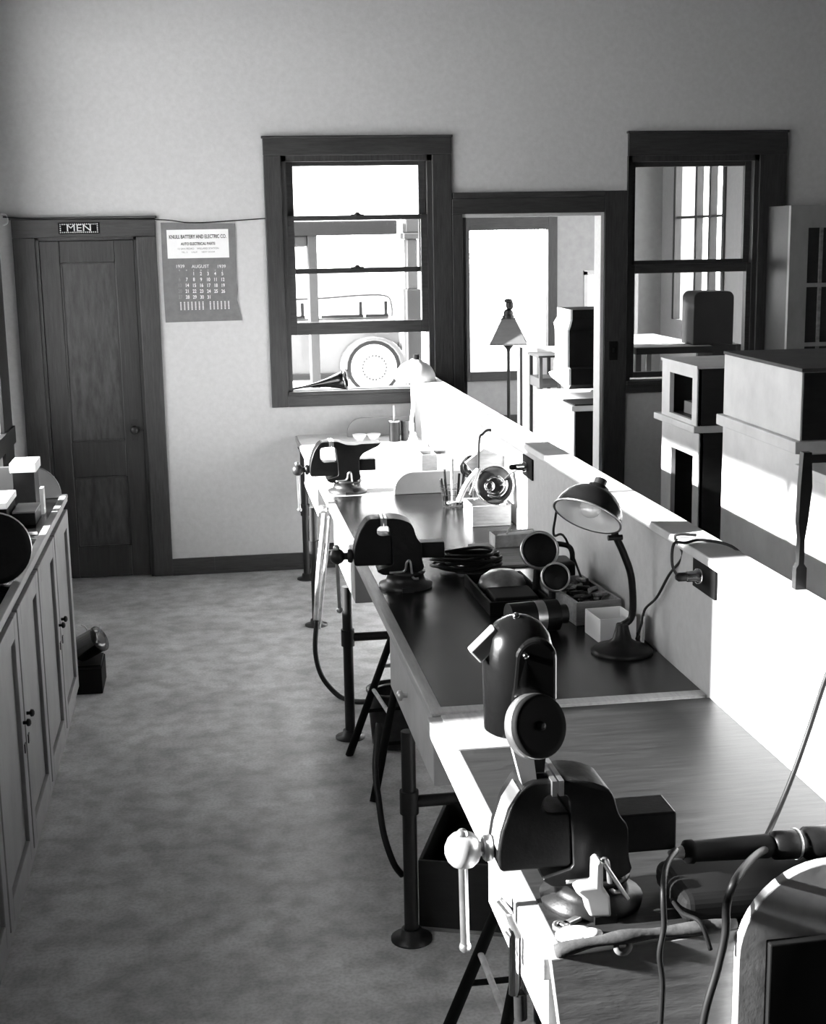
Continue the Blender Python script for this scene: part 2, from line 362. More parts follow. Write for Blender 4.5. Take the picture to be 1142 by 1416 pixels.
# drooping cord along the door head
P = [at(4, 300, YB-.03), at(60, 303, YB-.04), at(214, 303.5, YB-.03), at(262, 308, YB-.02), at(310, 306, YB-.02), at(368, 302, YB-.02)]
tag(MB().tube(P, .0035, 6).build('cord', M['rubber'], loc=P[0]), 'thin dark cord strung along the top of the washroom door to the window frame', 'cord')
q = at(6, 303, YB-.03)
tag(MB().tube([q+Vector((-.02, 0, .03)), q+Vector((.012, 0, .022)), q+Vector((.016, 0, -.02)), q+Vector((-.01, 0, -.035))], .005, 6).build('wall_hook', M['white'], loc=q), 'small white hook at the left end of the door head cord', 'hook')
# window 1 with raised lower sash
def casing(name, op, wl, wr, wt, wb, win):
    x0, x1, z0, z1 = op
    c = MB().box(x0-wl, x0, YB-.024, YB, z0-wb, z1).box(x1, x1+wr, YB-.024, YB, z0-wb, z1)
    c.build('side_casing', M['trim'], win, bevel=.004)
    MB().box(x0-wl, x1+wr, YB-.026, YB, z1, z1+wt).box(x0-wl-.008, x1+wr+.008, YB-.034, YB, z1+wt, z1+wt+.014).build('head_casing', M['trimh'], win, bevel=.003)
    MB().box(x0, x1, YB-.025, YB, z0-wb, z0-.02).box(x0-.0, x1, YB-.05, YB+.05, z0-.025, z0).build('sill', M['trimh'], win, bevel=.003)
    MB().box(x0-.003, x0+.03, YB-.004, YB+.14, z0, z1).box(x1-.03, x1+.003, YB-.004, YB+.14, z0, z1).box(x0, x1, YB-.004, YB+.14, z1-.035, z1).build('jamb', M['trim'], win)
def sash(win, x0, x1, z0, z1, y, rb, rt, st=.045, glass='glass'):
    s_ = MB().box(x0, x0+st, y, y+.035, z0, z1).box(x1-st, x1, y, y+.035, z0, z1).box(x0+st, x1-st, y, y+.035, z0, z0+rb).box(x0+st, x1-st, y, y+.035, z1-rt, z1).build('sash', M['trimh'], win, bevel=.003)
    MB().box(x0+st-.005, x1-st+.005, y+.016, y+.019, z0+rb-.005, z1-rt+.005).build('pane', M[glass], s_)
    return s_
w = struct('window_1', loc=(.96, YB, 1.0))
casing('w1', W1, .105, .12, .10, .095, w)
s2 = sash(w, .53, 1.39, 1.845, 2.53, YB+.055, .032, .04)
s1 = sash(w, .525, 1.395, 1.475, 2.195, YB+.012, .075, .03)
for xx, zz, yy in ((at(494, 296, YB+.02).x, 2.195, YB+.014), (at(494, 370, YB+.06).x, 1.877, YB+.05)):
    MB().lathe([(.02, 0), (.02, .006), (.012, .016), (.004, .02)], (xx, yy+.01, zz), (0, 0, 1), 12).box(xx-.04, xx+.04, yy, yy+.02, zz, zz+.006).build('sash_lock', M['ironw'], s1 if zz > 2 else s2)
# trumpet horn lying on the sill
hp = [at(404, 531, YB+.03), at(430, 526, YB+.03), at(452, 520, YB+.03), at(468, 517, YB+.03), at(482, 518, YB+.0)]
rr = [.005, .014, .03, .052, .062]
ax = (hp[-1]-hp[0]).normalized(); L_ = (hp[-1]-hp[0]).length
hn = thing('trumpet_horn', 'black flared trumpet horn lying on the open window sill', 'horn', (hp[2].x, YB, 1.13))
o_ = Vector((hp[0].x, YB+.03, 1.142)); axd = Vector((1, -.25, .17)).normalized()
MB().lathe([(.006, 0), (.008, .08), (.016, .16), (.03, .23), (.05, .30), (.061, .34), (.058, .34), (.044, .29), (.01, .2)], o_, axd, 24, cap=False).build('bell', M['enamel'], hn)
MB().lathe([(.061, .335), (.065, .34), (.061, .346), (.057, .34), (.061, .335)], o_, axd, 24, cap=False).build('rim', M['chrome'], hn)
# doorway
w = struct('trim_1', loc=(2.05, YB, 0)); x0, x1, z1 = DW[0], DW[1], DW[3]
MB().box(x0-.065, x0, YB-.022, YB, 0, z1).build('side_casing', M['trim'], w, bevel=.004)
MB().box(x1, x1+.148, YB-.022, YB, 0, z1+.13).build('side_casing', M['trim'], w, bevel=.004)
MB().box(x0-.065, x1, YB-.024, YB, z1, z1+.095).box(x0-.06, x1+.0, YB-.034, YB, z1+.095, z1+.13).build('head_casing', M['trimh'], w, bevel=.004)
MB().box(x0, x0+.025, YB, YB+.14, 0, z1).build('jamb', M['trim'], w)
MB().box(x1-.02, x1+.001, YB-.004, YB+.14, 0, z1).box(x0, x1, YB-.002, YB+.14, z1-.02, z1).build('light_jamb', M['plaster'], w)
sp = thing('wall_switch', 'small dark square switch plate on the wood right of the doorway', 'switch', (2.572, YB-.022, 1.32))
MB().box(2.545, 2.60, YB-.029, YB-.0221, 1.265, 1.385).build('plate', M['black'], sp, bevel=.002)
MB().box(2.567, 2.577, YB-.04, YB-.029, 1.315, 1.34).build('toggle', M['rubber'], sp)
# window 2
w = struct('window_2', loc=(3.09, YB, 1.0))
casing('w2', W2, .002, .175, .135, .08, w)
sash(w, 2.69, 3.49, 1.835, 2.51, YB+.055, .05, .045, .04)
sash(w, 2.69, 3.49, 1.145, 1.86, YB+.012, .035, .055, .03)
# ------------------------------------------------------------------ half-height partition with cap
XP = 1.262
struct('wall_partition', MB().box(XP, XP+.07, 1.3, YB-.03, 0, 1.21), M['plaster'])
struct('trim_2', MB().box(XP-.014, XP+.094, 1.3, YB-.027, 1.21, 1.236), M['white2'], bevel=.004)
# ------------------------------------------------------------------ workbench
def end_board(th, Y, x0, x1, z0, z1, r, name='end_board', m='grayboard', t=.022):
    pts = [(x1, z0), (x1, z1)] + [(p[0], p[1]) for p in arc(x0+r, z1-r, r, 90, 180, 12)] + [(x0, z0)]
    return MB().prism(pts, 'y', Y, Y+t).build(name, M[m], th, bevel=.003)
ZB = .86
wb = thing('workbench', 'long workbench with dark linoleum top and light wood edge on black pipe legs', 'workbench', (.9, 6, 0))
MB().box(.53, XP-.001, 3.34, 8.6, ZB-.035, ZB-.003).build('bench_top', M['edge'], wb, bevel=.003)
MB().box(.562, XP-.001, 3.385, 6.44, ZB-.003, ZB).build('linoleum', M['lino'], wb)
MB().box(.54, XP-.001, 6.445, 8.6, ZB-.003, ZB).build('pale_far_top', M['white2'], wb)  # far stretch of the top in white, no linoleum
MB().box(.528, XP-.002, 3.342, 3.384, ZB-.003, ZB+.001).build('end_strip', M['edge'], wb)
end_board(wb, 6.42, .855, XP-.002, ZB, .966, .09, m='grayfar')
end_board(wb, 8.44, .84, XP-.002, ZB, .975, .09, m='grayfar')
def drawer(th, y0, y1, zb=.655, x=.535):
    d_ = MB().box(x, x+.42, y0, y1, zb, ZB-.036).build('drawer', M['apron'], th, bevel=.003)
    MB().lathe([(.008, 0), (.008, .012), (.015, .016), (.016, .024), (.008, .03)], (x, (y0+y1)/2+.05, (zb+ZB)/2-.01), (-1, 0, 0), 14).build('knob', M['brass'], d_)
drawer(wb, 3.36, 4.2); drawer(wb, 5.24, 6.1); drawer(wb, 7.0, 7.9)
def pipe_leg(th, x, y, zb=ZB-.036, r=.021):
    l = MB().cyl((x, y, .012), (x, y, zb), r, n=18).build('leg', M['pipe'], th)
    MB().lathe([(.062, 0), (.062, .007), (.034, .012), (.03, .035), (.023, .036)], (x, y, 0), (0, 0, 1), 24).build('floor_flange', M['pipe'], l)
    if zb > .7: MB().lathe([(.024, 0), (.026, .01), (.032, .02), (.034, .028)], (x, y, zb-.0285), (0, 0, 1), 20).build('top_flange', M['pipe'], l)
    MB().cyl((x, y, .40), (x, y, .47), r+.007, n=18).build('tee', M['pipe'], l)
for y in (3.79, 5.53, 7.29, 8.35):
    pipe_leg(wb, .53 if y < 8 else .56, y, .652 if y < 8 else ZB-.036); pipe_leg(wb, 1.19, y)
    MB().cyl((.53, y, .435), (1.19, y, .435), .018, n=14).build('cross_pipe', M['pipe'], wb)
wn = thing('near_workbench', 'nearest short workbench with worn shiny top, pale rear strip and rounded end board', 'workbench', (.9, 2.7, 0))
MB().box(.515, XP-.001, 2.10, 3.325, ZB-.045, ZB-.003).build('bench_top', M['edge'], wn, bevel=.003)
MB().prism([(.553, 2.13), (XP-.001, 2.13), (XP-.001, 3.322), (.703, 3.322), (.703, 3.07), (.553, 3.07)], 'z', ZB-.003, ZB).build('linoleum', M['lino_worn'], wn)
MB().box(.55, .70, 3.075, 3.322, ZB-.003, ZB+.001).build('pale_strip', M['edge'], wn)  # pale board cut short where the horn's shadow would cross it
ap = [(.528, .80), (.528, .858), (.848, .858), (.848, .45), (.60, .45), (.552, .62)]
MB().prism([(.525, .862), (.852, .885), (.852, .40), (.605, .40), (.56, .55), (.545, .70)], 'y', 2.085, 2.103).build('end_apron', M['apronwood'], wn, bevel=.002)
k_ = at(862, 1310, 2.08)
MB().lathe([(.006, 0), (.016, .001), (.017, .003), (.009, .0035)], (k_.x, 2.085, k_.z), (0, -1, 0), 20, cap=False).build('screw_ring', M['wooddk'], wn)
MB().tube([(.535, 2.093, .872), (.62, 2.09, .886), (.72, 2.094, .888), (.852, 2.092, .893)], lambda t: .011+.002*math.sin(t*17), 10).build('edge_roll', M['canvas'], wn)
end_board(wn, 2.062, .845, XP-.002, .30, 1.006, .165)
bx = at(1062, 1303, 2.05)
MB().box(bx.x, XP-.004, 2.04, 2.061, .32, bx.z).build('dark_rectangle', M['black'], wn, bevel=.003)  # dark rectangle set on the face of the end board
MB().box(.528, .552, 2.12, 2.62, .70, .815).build('front_apron', M['white2'], wn, bevel=.003)
pipe_leg(wn, .578, 2.34, ZB-.046); pipe_leg(wn, 1.19, 2.24, ZB-.046)
# ------------------------------------------------------------------ vises
def chaikin(pts, k=1):
    for _ in range(k):
        o = []
        for i, p in enumerate(pts):
            q = pts[(i+1) % len(pts)]; d = math.hypot(q[0]-p[0], q[1]-p[1]); t = min(.25, .006/d) if d > 0 else .25
            o += [(p[0]+(q[0]-p[0])*t, p[1]+(q[1]-p[1])*t), (q[0]+(p[0]-q[0])*t, q[1]+(p[1]-q[1])*t)]
        pts = o
    return pts
def V(zx, zy): return ((zx-570)*.000484, (650-zy)*.000484)
def make_vise(label, horn, loc, lt, worn=False):  # worn picks the near variant, its sun highlights painted as pale metal
    mj, ms = ('iron', 'brass') if worn else ('iron', 'ironw')
    th = thing('bench_vise', label, 'vise', (0, 0, 0))
    base = MB().lathe([(.092, 0), (.094, .012), (.07, .02), (.062, .045), (.07, .05), (.07, .058), (.05, .062)], (0, 0, 0), (0, 0, 1), 28)
    for s_ in (-1, 1): base.box(-.02, .02, s_*.07-.03, s_*.07+.03, 0, .014)
    base.build('swivel_base', M['iron' if worn else 'ironw'], th)
    fx = [V(*p) for p in ((475, 470), (470, 330), (455, 190), (425, 180), (425, 132), (470, 128))]
    if horn: fx += [V(*p) for p in ((560, 165), (650, 172), (700, 162), (880, 160), (905, 150), (880, 185), (790, 225), (725, 255), (695, 290))]
    else: fx += [V(*p) for p in ((540, 140), (600, 165), (625, 200), (640, 260), (655, 290))]
    fx += [V(*p) for p in ((680, 320), (685, 450), (700, 500), (650, 530), (400, 540), (350, 505))]
    fx = fx[::-1]
    MB().prism(chaikin(fx), 'y', -.052, .052).build('fixed_jaw', M['iron'], th, bevel=.006, seg=3, ang=50)
    void = ((408, 182), (320, 188), (303, 205), (303, 300), (330, 335), (468, 332)) if horn else ((408, 182), (375, 195), (366, 215), (366, 240), (385, 256), (468, 256))
    mv = [V(*p) for p in ((470, 470), (200, 470), (195, 400), (208, 320), (240, 225), (285, 155), (320, 132), (408, 132)) + void]
    MB().prism(chaikin(mv[::-1]), 'y', -.045, .045).build('movable_jaw', M[mj], th, bevel=.006, seg=3, ang=50)
    a, b = V(400, 132), V(450, 182)
    MB().box(a[0]-.004, a[0]+.0045, -.055, .055, b[1], a[1]+.004).build('jaw_plate', M['steel'], th)
    MB().box(a[0]+.0085, a[0]+.017, -.055, .055, b[1], a[1]+.004).build('jaw_plate', M['steel'], th)
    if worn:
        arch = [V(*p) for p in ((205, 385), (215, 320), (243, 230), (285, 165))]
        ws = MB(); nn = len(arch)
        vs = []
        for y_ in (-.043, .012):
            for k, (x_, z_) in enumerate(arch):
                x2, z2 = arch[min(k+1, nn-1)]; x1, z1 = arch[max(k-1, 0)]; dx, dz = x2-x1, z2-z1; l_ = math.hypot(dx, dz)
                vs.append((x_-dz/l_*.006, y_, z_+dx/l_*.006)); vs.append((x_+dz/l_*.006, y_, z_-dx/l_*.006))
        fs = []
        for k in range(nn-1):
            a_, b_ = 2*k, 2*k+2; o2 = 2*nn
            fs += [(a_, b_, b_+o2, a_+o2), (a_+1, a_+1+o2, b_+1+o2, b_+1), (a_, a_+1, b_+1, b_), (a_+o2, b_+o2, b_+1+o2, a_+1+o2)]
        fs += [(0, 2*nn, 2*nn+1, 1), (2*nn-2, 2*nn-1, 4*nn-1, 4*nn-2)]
        ws.add(vs, fs).build('painted_sun_band', M['brass'], th)  # pale strip paints the sun highlight on the jaw slope
    a, b = V(600, 322), V(850, 435)
    if worn: a, b = V(600, 290), V(872, 440)
    MB().box(a[0], b[0], -.03-.012*worn, .03+.012*worn, b[1], a[1]).build('slide_bar', M['iron'], th, bevel=.004)
    sc_ = MB().cyl((-.235, 0, .115), (-.178, 0, .115), .013); g_ = 1.25 if worn else 1.
    sc_.lathe([(.009*g_, -.026*g_), (.017*g_, -.022*g_), (.023*g_, -.015*g_), (.0265*g_, -.006*g_), (.0265*g_, .006*g_), (.023*g_, .015*g_), (.017*g_, .022*g_), (.009*g_, .026*g_)], (-.236, 0, .115), (0, 0, 1), 18)
    sc_.lathe([(.02, 0), (.024, .004), (.024, .014), (.018, .018)], (-.2, 0, .115), (1, 0, 0), 18)
    sc_ = sc_.build('screw', M[ms], th)
    MB().cyl((-.238, -.004, .14), (-.232, .012, -.075), .0085 if worn else .0065).ball((-.232, .012, -.08), .0115, 12).ball((-.238, -.004, .146), .0115, 12).build('handle', M['steel'], sc_)
    MB().tube([(-.06, -.05, .062), (-.01, -.055, .066), (.0, -.06, .098), (.012, -.062, .1), (.02, -.062, .045), (.04, -.062, .04)], .0045, 8, sub=4).build('lock_lever', M['steel'], th)
    MB().cyl((.045, -.045, .05), (.045, -.045, .15), .006).build('lock_bolt', M['steel'], th)
    th.location = loc; th.rotation_euler = (0, 0, lt)
    return th
make_vise('black bench vise farthest away, its beak pointing to the sunlit end of the bench', True, (.647, 6.56, ZB), 0)
make_vise('black bench vise halfway along the bench above the pipe leg with the hose', False, (.655, 4.67, ZB), -.05)
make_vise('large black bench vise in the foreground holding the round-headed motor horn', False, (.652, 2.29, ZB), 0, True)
# ------------------------------------------------------------------ motor horn clamped in the near vise
YH = 2.31
hn = thing('motor_horn', 'shiny black dome-topped motor horn with a round disc clamped upright in the near vise', 'motor', (.565, YH, 1.08))
ct = at(716, 900, YH)
MB().lathe([(.054, -.125), (.061, -.12), (.063, -.02), (.062, .025), (.055, .052), (.04, .072), (.02, .083), (.001, .087)], (ct.x, YH, ct.z-.02), (0, 0, 1), 36).build('motor_housing', M['enamel'], hn)
c2 = at(733, 925, YH-.045)
pts = [(c2.x-.038, c2.z-.06)] + [(c2.x+.045, c2.z-.06)] + [(p[0], p[1]) for p in arc(c2.x+.007+.0, c2.z+.02, .038, 0, 180, 14)]
MB().prism(pts, 'y', YH-.062, YH-.0).build('side_cover', M['enamel'], hn, bevel=.008, seg=3)
MB().ball((c2.x-.012, YH-.064, c2.z+.03), .006, 10).build('cover_screw', M['chrome'], hn)
MB().ball((ct.x-.005, YH-.01, ct.z+.066), .007, 10).build('top_nut', M['chrome'], hn)
dc = at(747, 1004, YH-.10); dax = Vector((.38, -.86, .30)).normalized()
dr = MB().lathe([(.02, -.06), (.034, -.04), (.052, -.03), (.055, -.026), (.055, .0), (.052, .004), (.043, .003), (.001, .002)], dc, dax, 36).build('diaphragm', M['black'], hn)
MB().lathe([(.0552, -.028), (.0568, -.026), (.0568, -.010), (.0552, -.008)], dc, dax, 36, cap=False).build('diaphragm_band', M['steel'], dr)
MB().lathe([(.008, .002), (.008, .006), (.003, .008)], dc, dax, 14).build('centre_nut', M['rubber'], dr)
nk = at(722, 985, YH-.02)
MB().box(nk.x-.028, nk.x+.03, YH-.05, YH+.02, nk.z-.03, nk.z+.03).cyl((nk.x-.03, YH-.04, nk.z+.02), (nk.x+.025, YH-.06, nk.z+.035), .012).build('neck', M['iron'], hn, bevel=.004)
pc = at(672, 890, YH-.01)
MB().obox(pc, (.75, .1, .66), (0, 1, 0), (-.66, .0, .75), .030, .014, .015).build('mounting_lug', M['brass'], hn, bevel=.003)
a, b = at(712, 1030, YH), at(736, 1085, YH)
MB().prism([(at(700, 1028, YH).x, at(700, 1020, YH).z), (at(727, 1018, YH).x, at(727, 1018, YH).z), (at(738, 1085, YH).x, 1.055), (at(722, 1085, YH).x, 1.055)], 'y', YH-.05, YH-.024).build('mounting_blade', M['brass'], hn)
MB().prism([(at(735, 1040, YH).x, at(735, 1030, YH).z), (at(752, 1035, YH).x, at(752, 1030, YH).z), (at(745, 1085, YH).x, 1.055), (at(735, 1085, YH).x, 1.055)], 'y', YH-.02, YH+.01).build('mounting_foot', M['iron'], hn)
# ------------------------------------------------------------------ foreground clutter
def rodlike(name, label, cat, pts, r, m, n=10): 
    return tag(MB().tube(pts, r, n).build(name, M[m], loc=Vector(pts[0])), label, cat)
bg = thing('tool_bag', 'black soft tool bag lying on the near bench beneath the black tool handle', 'bag', (.92, 2.25, ZB))
MB().box(.78, 1.12, 2.15, 2.32, ZB+.001, ZB+.055).build('bag_body', M['black'], bg, bevel=.02, seg=4)
MB().tube([(.775, 2.2, ZB+.03), (.77, 2.13, ZB+.04), (.785, 2.085, ZB+.045), (.80, 2.072, ZB+.0)], .004, 8).build('strap', M['black'], bg)
dt = thing('electric_drill', 'black tubular electric tool lying on the tool bag by the rounded end board', 'power tool', (.95, 2.24, .937))
A = at(948, 1178, 2.24); Bp = Vector((1.02, 2.26, .948))
axd = (Bp-A).normalized()
MB().lathe([(.010, -.008), (.021, 0), (.022, .012), (.019, .016), (.021, .10), (.022, .16), (.018, .17)], A, axd, 22).build('handle', M['black'], dt)
MB().lathe([(.018, .17), (.026, .175), (.028, .22), (.024, .225), (.024, .235), (.03, .24), (.031, .30), (.022, .31)], A, axd, 22).build('motor_barrel', M['iron'], dt)
MB().lathe([(.0285, .216), (.029, .218), (.0285, .221)], A, axd, 22, cap=False).build('bright_ring', M['steel'], dt)
MB().lathe([(.006, -.03), (.009, -.022), (.012, -.006), (.012, 0)], A, axd, 14).build('cord_grip', M['brass'], dt)
rodlike('drill_cord', 'black rubber cord looping from the handle end down over the wooden bench end', 'cord',
        [A-axd*.03, at(935, 1176, 2.2), at(922, 1196, 2.13), at(917, 1230, 2.06), at(918, 1280, 2.05), at(912, 1320, 2.05), at(916, 1360, 2.05), at(913, 1430, 2.05), at(914, 1500, 2.05)], .0052, 'rubber')
rodlike('extension_cord', 'thick black cord hanging in front of the rounded end board', 'cord',
        [Vector((1.02, 2.33, .915)), at(1045, 1183, 2.16), at(1018, 1215, 2.03), at(1005, 1250, 2.03), at(1003, 1290, 2.03), at(992, 1340, 2.03), at(975, 1400, 2.03), at(962, 1480, 2.03)], .007, 'rubber')
rodlike('wall_side_cord', 'black cord curving down beside the partition wall to the tool on the near bench', 'cord',
        [Vector((1.40, 2.62, 1.20)), Vector((1.36, 2.60, 1.246)), Vector((1.26, 2.55, 1.248)), Vector((1.225, 2.52, 1.22)), at(1170, 885, 2.5), at(1145, 930, 2.5), at(1118, 1010, 2.5), at(1095, 1075, 2.48), at(1072, 1130, 2.45), at(1058, 1160, 2.40)], .0055, 'rubber')
# pale forked casting and rod
fk = thing('forked_casting', 'pale forked metal casting standing behind the rolled bench edge', 'tool', (at(830, 1250, 2.2).x, 2.2, ZB))
pts = [at(*p, 2.2) for p in ((792, 1228), (800, 1222), (818, 1220), (819, 1190), (824, 1184), (831, 1187), (831, 1222), (840, 1235), (842, 1262), (812, 1262), (806, 1240))]
MB().prism([(p.x, max(p.z, ZB+.001)) for p in pts], 'y', 2.182, 2.218).build('casting_body', M['brass'], fk, bevel=.006, seg=3, ang=60)
a, b = at(834, 1192, 2.2), at(868, 1243, 2.2)
MB().cyl(a, b, .0042, n=10).ball(a, .0055, 10).build('rod', M['steel'], fk)
# pliers / rag at the front corner
rg = tag(MB().ball((.585, 2.15, .868), .028, 14, (1.3, .8, .45)).ball((.61, 2.14, .872), .018, 12, (1.2, .8, .5)).build('white_rag', M['card'], loc=(.59, 2.15, ZB)), 'crumpled white rag on the front corner of the near bench', 'rag')
wr = thing('wrench', 'short steel wrench lying across the front corner of the near bench', 'wrench', (.60, 2.2, ZB))
MB().obox((.60, 2.205, ZB+.006), (.8, .5, 0), (-.5, .8, 0), (0, 0, 1), .035, .006, .004).build('shank', M['steel'], wr, bevel=.002)
MB().lathe([(.009, 0), (.016, 0), (.016, .009), (.009, .009), (.009, 0)], (.57, 2.186, ZB+.001), (0, 0, 1), 16, cap=False).build('jaw', M['steel'], wr)
# gas torch hanging on bench front
tc_ = thing('hanging_torch', 'bright metal hand torch with knurled grip hanging at the front of the near bench', 'torch', (.51, 2.33, .60))
def tp(x, y): return at(x, y, 2.33)
MB().cyl(tp(712, 1282), tp(711, 1374), .011, n=12).cyl(tp(729, 1285), tp(727, 1372), .0095, n=12).build('twin_tubes', M['chrome'], tc_)
MB().cyl(tp(719, 1372), tp(720, 1408), .0125, n=10).build('knurled_grip', M['ironw'], tc_)
MB().cyl(tp(720, 1290), tp(706, 1262), .017, .011, n=12).cyl(tp(706, 1262), tp(689, 1242), .008, n=10).cyl(tp(700, 1285), tp(712, 1300), .006, n=10).box(tp(712, 1262).x, tp(712, 1262).x+.012, 2.325, 2.335, tp(712, 1290).z, tp(712, 1250).z).build('valve_block', M['steel'], tc_)
MB().tube([tp(722, 1290), at(728, 1250, 2.33)+Vector((.0, 0, 0)), Vector((.535, 2.33, .82))], .005, 8).build('hanger', M['iron'], tc_)
# ------------------------------------------------------------------ desk lamps
def desk_lamp(label, base, neck, sc_c, sc_ax, r, dark, nm='desk_lamp'):
    bx, by, bz = base
    th = thing(nm, label, 'lamp', base)
    bm_ = 'iron' if dark else 'white'
    MB().lathe([(.088, 0), (.09, .006), (.082, .014), (.05, .024), (.028, .04), (.02, .07), (.017, .085)], base, (0, 0, 1), 32).build('lamp_base', M[bm_], th)
    MB().tube(neck, .0105, 12).build('gooseneck', M[bm_], th)
    a = Vector(sc_ax).normalized(); c = Vector(sc_c)
    prof = [(.012, r*.98), (.03, r*.96)] + [(r*math.cos(math.radians(t)), r*.92*math.sin(math.radians(t))) for t in range(70, -1, -10)]
    outer = MB().lathe(prof, c, a, 36, cap=False).build('lamp_shade', M['enamel' if dark else 'white'], th)
    inner = MB().lathe([(x*.965, h*.96-.001) for x, h in prof], c, a, 36, cap=False).build('shade_lining', M['refl'], outer)
    MB().lathe([(r*.965, -.001), (r*1.03, -.002), (r*1.03, .003), (r*.99, .003)], c, a, 36, cap=False).build('shade_rim', M['steel' if dark else 'white'], outer)
    MB().ball(c+a*r*.30, .031, 18).cyl(c+a*r*.45, c+a*r*.93, .016, .018).build('bulb', M['bulb'], th)
    MB().cyl(c+a*r*.9, c+a*r*1.2, .018).build('socket', M['iron'], th)
    return th
b0 = Vector((1.158, 3.76, ZB))
sx = at(812, 714, 3.70)
sax = Vector((.46, .42, .80)).normalized()
j = at(853, 742, 3.74)
desk_lamp('black gooseneck desk lamp with tilted bowl shade standing near the partition wall', b0,
          [b0+Vector((0, 0, .08)), at(874, 850, 3.76), at(873, 800, 3.75), at(862, 765, 3.745), at(849, 735, 3.75), sx+sax*.05+Vector((.07, .03, -.05)), sx+sax*.085+Vector((.02, .0, -.015))], sx, sax, .098, True)
MB().cyl(j+Vector((-.03, -.012, .0)), j+Vector((.012, -.012, .0)), .008).build('joint_knob', M['iron'], [o for o in COL.objects if o.name == 'desk_lamp'][0])
b1 = Vector((1.17, 7.92, ZB)); s1c = at(574, 524, 8.0)
desk_lamp('white gooseneck desk lamp at the sunlit far end of the bench below the window', b1,
          [b1+Vector((0, 0, .08)), at(568, 590, 8.0), at(571, 560, 8.0), Vector((s1c.x-.02, 8.0, s1c.z+.02)), s1c+Vector((-.01, 0, .09)), s1c+Vector((0, 0, .105))], s1c, (.05, -.1, 1), .12, False)
# outlets with plugs
def outlet(px, py, label, Yc=None):
    p = atx(px, py, XP-.001)
    th = thing('wall_outlet', label, 'outlet', (XP-.001, p.y, p.z))
    MB().box(XP-.008, XP-.001, p.y-.082, p.y+.082, p.z-.042, p.z+.042).build('outlet_plate', M['black'], th, bevel=.002)
    MB().lathe([(.02, 0), (.02, .014), (.015, .018), (.014, .04), (.008, .045)], (XP-.008, p.y+.015, p.z), (-1, 0, 0), 18).build('plug', M['chrome'], th)
    MB().lathe([(.012, 0), (.012, .02), (.006, .028)], (XP-.05, p.y+.015, p.z), (-1, 0, 0), 14).build('plug_cap', M['rubber'], th)
    return Vector((XP-.07, p.y+.015, p.z))
q1 = outlet(976, 798, 'dark outlet plate with plug on the partition wall right of the desk lamp')
q2 = outlet(731, 646, 'dark outlet plate with bright round plug on the partition behind the parts box')
top = Vector((XP+.03, 3.49, 1.244))
rodlike('plug_cord', 'short black cord rising from the near plug over the partition cap', 'cord', [q1, q1+Vector((-.012, .015, .03)), q1+Vector((.0, .04, .08)), Vector((XP-.02, 3.47, 1.243)), top, Vector((XP+.08, 3.40, 1.243)), Vector((XP+.115, 3.34, 1.20))], .004, 'cloth', 8)
rodlike('lamp_cord', 'black cord running from the black desk lamp base up over the partition cap', 'cord',
        [b0+Vector((.05, .02, .03)), at(887, 862, 3.82), at(892, 842, 3.80), at(908, 826, 3.72), at(925, 795, 3.62), at(944, 768, 3.56), Vector((XP-.02, 3.56, 1.243)), Vector((XP+.04, 3.56, 1.242))], .004, 'cloth', 8)
rodlike('far_lamp_cord', 'thin black cord hanging behind the lamp shade to the bench clutter', 'cord', [at(771, 700, 3.95), at(768, 715, 3.98), at(766, 740, 4.1), at(782, 745, 4.36), Vector((1.22, 4.36, .88))], .004, 'cloth', 8)
rodlike('second_plug_cord', 'thin cord from the far plug down to the box of gauges', 'cord', [q2, at(714, 650, 5.5), at(706, 655, 5.55), at(698, 662, 5.6)], .003, 'cloth', 8)
# ------------------------------------------------------------------ boxes and parts on the bench
def open_box(name, label, cat, corner, ux, uy, lx, ly, h, t, m, inner=None):     # corner on the bench, ux/uy directions
    ux = Vector((ux[0], ux[1], 0)).normalized(); uy = Vector((-ux.y, ux.x, 0)) if uy is None else Vector((uy[0], uy[1], 0)).normalized()
    c = Vector(corner); th = thing(name, label, cat, c+ux*lx/2+uy*ly/2)
    z = Vector((0, 0, 1))
    def bx(a, b, d, e, z0, z1, nm, mm): MB().obox(c+ux*(a+b)/2+uy*(d+e)/2+z*(z0+z1)/2, ux, uy, z, (b-a)/2, (e-d)/2, (z1-z0)/2).build(nm, M[mm], th, bevel=.0015)
    bx(0, lx, 0, ly, 0.0005, t, 'bottom', m)
    bx(0, lx, 0, t, t, h, 'side', m); bx(0, lx, ly-t, ly, t, h, 'side', m); bx(0, t, t, ly-t, t, h, 'side', m); bx(lx-t, lx, t, ly-t, t, h, 'side', m)
    return th, c, ux, uy
open_box('cardboard_box', 'small open white cardboard box behind the black desk lamp base', 'box', (1.118, 3.85, ZB), (1, .08), None, .115, .13, .075, .003, 'card')
tag(MB().obox((1.243, 3.83, ZB+.045), (.2, 1, 0), (1, -.2, 0), (.05, 0, 1), .03, .002, .044).build('white_card', M['card'], loc=(1.243, 3.83, ZB)), 'upright white card leaning on the partition right of the black desk lamp', 'card')
th, c, ux, uy = open_box('parts_crate', 'shallow wooden crate full of scrap metal between white box and partition', 'crate', (1.10, 4.05, ZB), (1, .10), None, .15, .34, .075, .01, 'wood')
